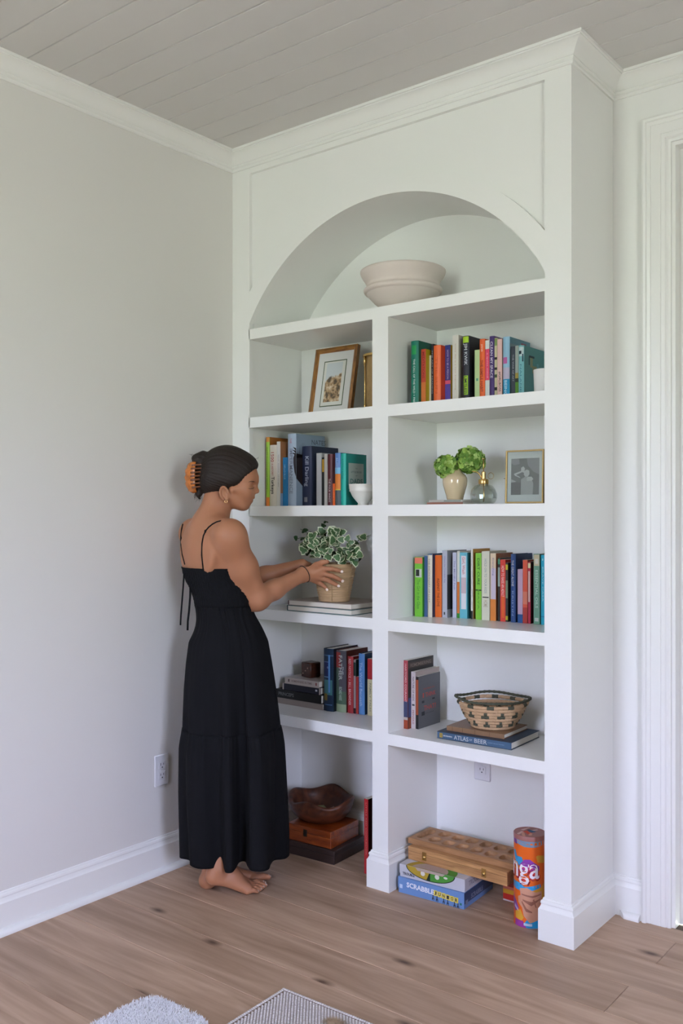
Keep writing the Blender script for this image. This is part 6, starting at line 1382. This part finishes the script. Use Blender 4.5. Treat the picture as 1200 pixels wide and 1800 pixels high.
# ---------------------------------------------------------------- hair
hair = SDF()
hair.ell(hp(402, 828), (0.1055, 0.080, 0.0945), 0.02, hax); hair.ell(hp(431, 824), (0.046, 0.062, 0.046), 0.03, hax); hair.ell(hp(372, 846), (0.046, 0.058, 0.052), 0.03, hax); hair.ell(hp(412, 842), (0.055, 0.0785, 0.040), 0.02, hax)
def half(u0, v0, u1, v1, flip=1):
    a, b = hp(u0, v0), hp(u1, v1); t_ = b-a; n_ = np.array([t_[2], 0, -t_[0]])*flip; n_ /= np.linalg.norm(n_); return a, n_
hair.p.append(('half', half(455, 819, 411, 864, -1), 0.010, 'i'))
hair.p.append(('half', half(414, 859, 352, 879, -1), 0.012, 'i'))
hair.ell(hp(398.5, 871, -0.078), (0.018, 0.020, 0.019), 0.006, None, 's'); hair.ell(hp(398.5, 871, 0.078), (0.018, 0.020, 0.019), 0.006, None, 's')
hair.ell(hp(352, 808), (0.026, 0.030, 0.022), 0.014); hair.cone(hp(352, 812), hp(350, 868), 0.023, 0.012, 0.012); hair.cone(hp(344, 806, -.006), hp(358, 801, -.006), 0.014, 0.018, 0.01)
hair.cone(hp(347, 868), hp(351, 877), 0.008, 0.003, 0.006)
xs = np.arange(-0.22, 0.16, 0.0026); ys_ = np.arange(-0.10, 0.15, 0.0026); zs = np.arange(1.40, 1.68, 0.0026)
F_ = hair.grid(xs, ys_, zs); P_, Q_ = surface_net(F_, xs, ys_, zs)
# strands: fine ridges running back to the clip
cb = hp(352, 835); rel = P_-cb; ang = np.arctan2(rel[:, 1]*1.0, rel[:, 2]*0.9+0.35*rel[:, 0])
rid = 0.0007*np.sin(ang*46+np.sin(rel[:, 0]*40)*0.8)+0.0004*np.sin(ang*103+2)
dirn = (P_-hp(398, 832)); dirn /= np.linalg.norm(dirn, axis=1)[:, None]; P_ = P_+dirn*rid[:, None]
m_h = mat('dark_brown_hair', (0.017, 0.011, 0.008), 0.50, bump=0.35, bscale=9, stretch=(6, 60, 60), spec=0.3)
hr = np_mesh('hair', P_, Q_, m_h, woman)
mb = MB(); rg = random.Random(2)
for k in range(26):      # loose ends at bun and nape
    u0, v0 = rg.choice(((346, 870), (352, 874), (340, 800), (450, 806), (366, 872))); p0 = hp(u0+rg.uniform(-4, 4), v0+rg.uniform(-2, 2), rg.uniform(-.03, .01)); dr = np.array([rg.uniform(-.012, .010), rg.uniform(-.006, .006), -0.016 if v0 > 850 else 0.010*rg.uniform(.2, 1)])
    mb.tube([tuple(p0), tuple(p0+dr*.5+[0.001, 0, .001]), tuple(p0+dr)], [0.0006, .0005, .0002], 4)
o = mb.build('loose_strands', m_h, woman); o['kind'] = 'stuff'
# claw clip: two toothed halves hugging the twist
M_TOR = mat('tortoiseshell', (0.42, 0.125, 0.018), 0.15, var=0.85, vscale=60, coat=0.5, sss=0.0)
cc = pj(349, 837, HD); clip = None
for side in (-1, 1):
    mb = MB(); nu, nv = 14, 10; v = []; f = []
    for i in range(nu+1):
        s_ = i/nu*2-1; z_ = cc[2]+s_*0.0585; wdt = math.sqrt(max(1-abs(s_)**2.4, 0.02))
        for j in range(nv+1):
            q = R(2+78*j/nv); rx = 0.018+0.032*wdt; ry = (0.012+0.022*wdt); wob_ = 1+0.05*math.sin(i*2.1)
            v.append((cc[0]-rx*math.cos(q)*wob_+0.0, cc[1]+side*ry*math.sin(q)*wob_, z_-0.004*math.cos(q)))
    for i in range(nu):
        for j in range(nv): a = i*(nv+1)+j; f.append((a, a+1, a+nv+2, a+nv+1) if side < 0 else (a, a+nv+1, a+nv+2, a+1))
    mb.add(v, f); sh_ = mb.build('clip_shell', M_TOR, woman, smooth=True)
    md = sh_.modifiers.new('thick', 'SOLIDIFY'); md.thickness = 0.0026; md.offset = 0
    for k in range(7):
        s_ = -0.72+0.24*k; z_ = cc[2]+s_*0.056; wdt = math.sqrt(max(1-abs(s_)**2.4, 0.02)); rx = 0.018+0.032*wdt; ry = 0.012+0.022*wdt
        pts = [(cc[0]-rx*math.cos(R(q)), cc[1]+side*ry*math.sin(R(q))*(1 if q < 85 else 0.97), z_-0.004*math.cos(R(q))) for q in (60, 75, 92, 108, 122)]
        MB().tube(pts, [0.0042, 0.0042, 0.0040, 0.0034, 0.0018], 8).build('clip_tooth', mat('dark_tortoiseshell', (0.13, 0.04, 0.012), 0.2, coat=0.5), sh_, smooth=True)

# ---------------------------------------------------------------- dress
M_DR = mat('black_cotton', (0.0075, 0.0078, 0.0092), 0.9, bump=0.35, bscale=500, spec=0.12)
hem_px = []   # hem outline X, D around the figure (from her left side, near side, right side, far side)
hem = [(-0.193, 0.005), (-0.186, -0.040), (-0.150, -0.060), (-0.140, -0.100), (-0.112, -0.122), (-0.075, -0.118), (-0.042, -0.096), (-0.024, -0.098), (-0.010, -0.146), (0.012, -0.152), (0.022, -0.118), (0.028, -0.074), (0.048, -0.072), (0.062, -0.118),
       (0.078, -0.152), (0.112, -0.156), (0.136, -0.128), (0.140, -0.070), (0.150, -0.030), (0.188, -0.014), (0.200, 0.030), (0.178, 0.068), (0.176, 0.108), (0.140, 0.128), (0.118, 0.158), (0.082, 0.156), (0.060, 0.180), (0.018, 0.172), (-0.012, 0.186), (-0.056, 0.164), (-0.088, 0.168), (-0.126, 0.136), (-0.150, 0.098), (-0.182, 0.078), (-0.184, 0.040)]
def catmull(pts, n):
    m = len(pts); out = []
    for i in range(n):
        t_ = i*m/n; k = int(t_); f_ = t_-k; p0, p1, p2, p3 = [np.array(pts[(k+q) % m]) for q in (-1, 0, 1, 2)]
        out.append(0.5*((2*p1)+(-p0+p2)*f_+(2*p0-5*p1+4*p2-p3)*f_**2+(-p0+3*p1-3*p2+p3)*f_**3))
    return np.array(out)
NA = 360; hemc = catmull(hem, NA); ang = np.unwrap(np.arctan2(hemc[:, 1]-0.01, hemc[:, 0]))
ang_s = ang.copy()
for _ in range(60): ang_s = (np.concatenate([[ang_s[-1]-2*math.pi], ang_s[:-1]])+ang_s+np.concatenate([ang_s[1:], [ang_s[0]+2*math.pi]]))/3
sil = [(1.04, 346.5, 447, 0.0), (0.97, 338, 463, 0.0), (0.905, 332, 470.5, 0.0), (0.825, 327, 477.5, 0.0), (0.732, 323.5, 484.5, 0.0), (0.602, 321.0, 492, 0.0), (0.565, 320, 495, 0.0), (0.518, 316.6, 498.5, 0.0), (0.355, 316.0, 502.5, 0), (0.20, 317.5, 506, 0), (0.115, 318.5, 506, 0)]
zs_l = np.array([s_[0] for s_ in sil])[::-1]; lf_ = np.array([XW_(s_[1]) for s_ in sil])[::-1]; rt_ = np.array([XW_(s_[2]) for s_ in sil])[::-1]
gath = np.array([0.6*math.sin(k*2*math.pi*23/360+1.6*math.sin(k*2*math.pi*5/360))+0.5*math.sin(k*2*math.pi*41/360+2.0*math.sin(k*2*math.pi*7/360+1)) for k in range(NA)])
def torso_ring(z, off):
    cx_, cy_ = np.interp(z, [0.86, 1.045, 1.20, 1.28], [pelvis[0], waist[0], chest[0], upper[0]]), np.interp(z, [0.86, 1.045, 1.20], [0, 0, 0.012])
    ts = np.linspace(0.03, 0.26, 240); out = np.zeros((NA, 2))
    dirs = np.stack([np.cos(ang_s), np.sin(ang_s)], 1)
    PP = np.zeros((NA, len(ts), 3)); PP[:, :, 0] = cx_+dirs[:, 0:1]*ts[None, :]; PP[:, :, 1] = cy_+dirs[:, 1:2]*ts[None, :]; PP[:, :, 2] = z
    F1 = torso.at(PP.reshape(-1, 3)).reshape(NA, -1); k = np.argmax(F1 > off, axis=1)
    r_ = ts[k]; return np.stack([cx_+dirs[:, 0]*r_, cy_+dirs[:, 1]*r_], 1), dirs
def skirt_ring(z):
    l_, r_ = np.interp(z, zs_l, lf_), np.interp(z, zs_l, rt_); cx_ = (l_+r_)/2; hx = (r_-l_)/2; hd = hx*0.90
    sm = np.stack([cx_+hx*np.cos(ang_s), 0.006+hd*np.sin(ang_s)], 1)
    w = np.clip((0.95-z)/(0.95-0.115), 0, 1)**1.05
    hc = hemc.copy(); ctr = np.array([(hemc[:, 0].min()+hemc[:, 0].max())/2, 0.01]); sc = hx/((hemc[:, 0].max()-hemc[:, 0].min())/2)
    hc = (hc-ctr)*np.array([sc, 0.55+0.45*sc])+np.array([cx_, 0.010])
    return sm*(1-w)+hc*w
# skirt, two tiers
def loft(name, levels, m=M_DR, thick=0.0012, wave=None):
    v = []; f = []; n = len(levels)
    for (ring, z) in levels:
        zz = z if hasattr(z, '__len__') else [z]*NA
        for k in range(NA): v.append((ring[k][0], ring[k][1], zz[k]))
    for i in range(n-1):
        for k in range(NA): k2 = (k+1) % NA; f.append((i*NA+k, i*NA+k2, (i+1)*NA+k2, (i+1)*NA+k))
    mb = MB(); mb.v = v; mb.f = f; mb.m = [0]*len(f); return mb.build(name, m, woman, smooth=True)
def outw(ring):
    c_ = ring.mean(0); d_ = ring-c_; return d_/np.linalg.norm(d_, axis=1)[:, None]
dress_l = []
lv = []
for z in np.linspace(0.112, 0.585, 40):
    r_ = skirt_ring(z); g_ = math.exp(-((0.585-z)/0.05)); r_ = r_+outw(r_)*(gath*0.0030*math.exp(-((0.585-z)/0.09)))[:, None]+outw(r_)*(0.004*(1-math.exp(-(0.585-z)/0.02)))
    lv.append((r_, z+0.006*np.sin(np.arange(NA)/NA*2*math.pi*3+1)*(1 if z < 0.12 else (1-min(1, (z-.112)/.2)))))
dress = loft('dress', [])if False else None
tier2 = lv
lv = []
for z in np.linspace(0.578, 1.035, 44):
    r_ = skirt_ring(z)*1.0; k_ = np.clip((z-0.90)/0.135, 0, 1)
    tr_, _ = torso_ring(max(z, 0.88), 0.006); r_ = r_*(1-k_)+tr_*k_
    r_ = r_+outw(r_)*(gath*0.0035*math.exp(-((1.035-z)/0.10)))[:, None]
    r_ = r_-outw(r_)*0.002*math.exp(-((z-0.578)/0.015))
    lv.append((r_, z))
tier1 = lv
top_l = []
def top_z():
    fwd = np.cos(ang_s)*FV[0]+np.sin(ang_s)*FV[1]; zt_ = 1.174+0.035*np.clip(fwd, 0, 1); return zt_
ztop = top_z()
for i in range(26):
    f_ = i/25; zr = 1.035+(1.178-1.035)*f_; r_, dd = torso_ring(zr, 0.0065)
    puck = 0.0013*np.sin(np.arange(NA)*0.9+2.5*math.sin(i*1.1)+i*0.8)+0.0012*np.sin(np.arange(NA)*0.37+i*1.9)
    band = 0.0035*(math.sin(f_*math.pi*6)**2 if f_ < 0.93 else 0)
    r_ = r_+dd*(puck*(0.4+0.6*math.sin(math.pi*f_))+band*0.22+(0.0015 if i == 25 else 0))[:, None]
    top_l.append((r_, 1.035+(ztop-1.035)*f_))
dr_ = loft('dress', top_l); dr_.name = 'dress_bodice'
loft('dress_skirt', tier1); loft('dress_flounce', tier2)
for nm in ('dress_bodice', 'dress_skirt', 'dress_flounce'):
    md = bpy.data.objects[nm].modifiers.new('cloth', 'SOLIDIFY'); md.thickness = 0.0016; md.offset = -1
# waist seam cord
# straps lie on the skin
def strap(pts, w_=0.0028):
    q = [surf(u, v, off=0.0022) for u, v in pts]
    return MB().tube([tuple(p) for p in q], w_, 8).build('shoulder_strap', M_DR, woman, smooth=True)
strap([(357.5, 1003), (356.3, 992), (354.6, 975), (355.2, 955), (357.5, 942), (361.5, 933), (367, 926.5), (374, 921), (381, 917.5), (388, 915.8)])
MB().ball(tuple(surf(361, 934, off=0.003)), 0.0042, 10, 8, rz=1.5).build('strap_slider', M_DR, woman, smooth=True)
strap([(325, 992), (320.5, 975), (318.3, 958), (318, 944), (319.5, 930), (321.5, 921.5)])
# ribbon ties hanging at the back
def ribbon(pts, r_=0.0038):
    return MB().tube([tuple(pj(u, v, d)) for u, v, d in pts], r_, 8, flat=(1, 0.35)).build('tie_ribbon', M_DR, woman, smooth=True)
ribbon([(334, 1003, 0.02), (327, 1001, 0.0), (323.5, 1004, -0.01), (323, 1012, -0.012), (322, 1030, -0.012), (320, 1055, -0.012), (318, 1080, -0.01), (317, 1099, -0.01)])
ribbon([(336, 1005, 0.01), (335, 1012, -0.005), (334.5, 1030, -0.012), (334, 1050, -0.014), (332, 1075, -0.014), (330, 1092, -0.014), (329.5, 1108, -0.014)])
make_texts()
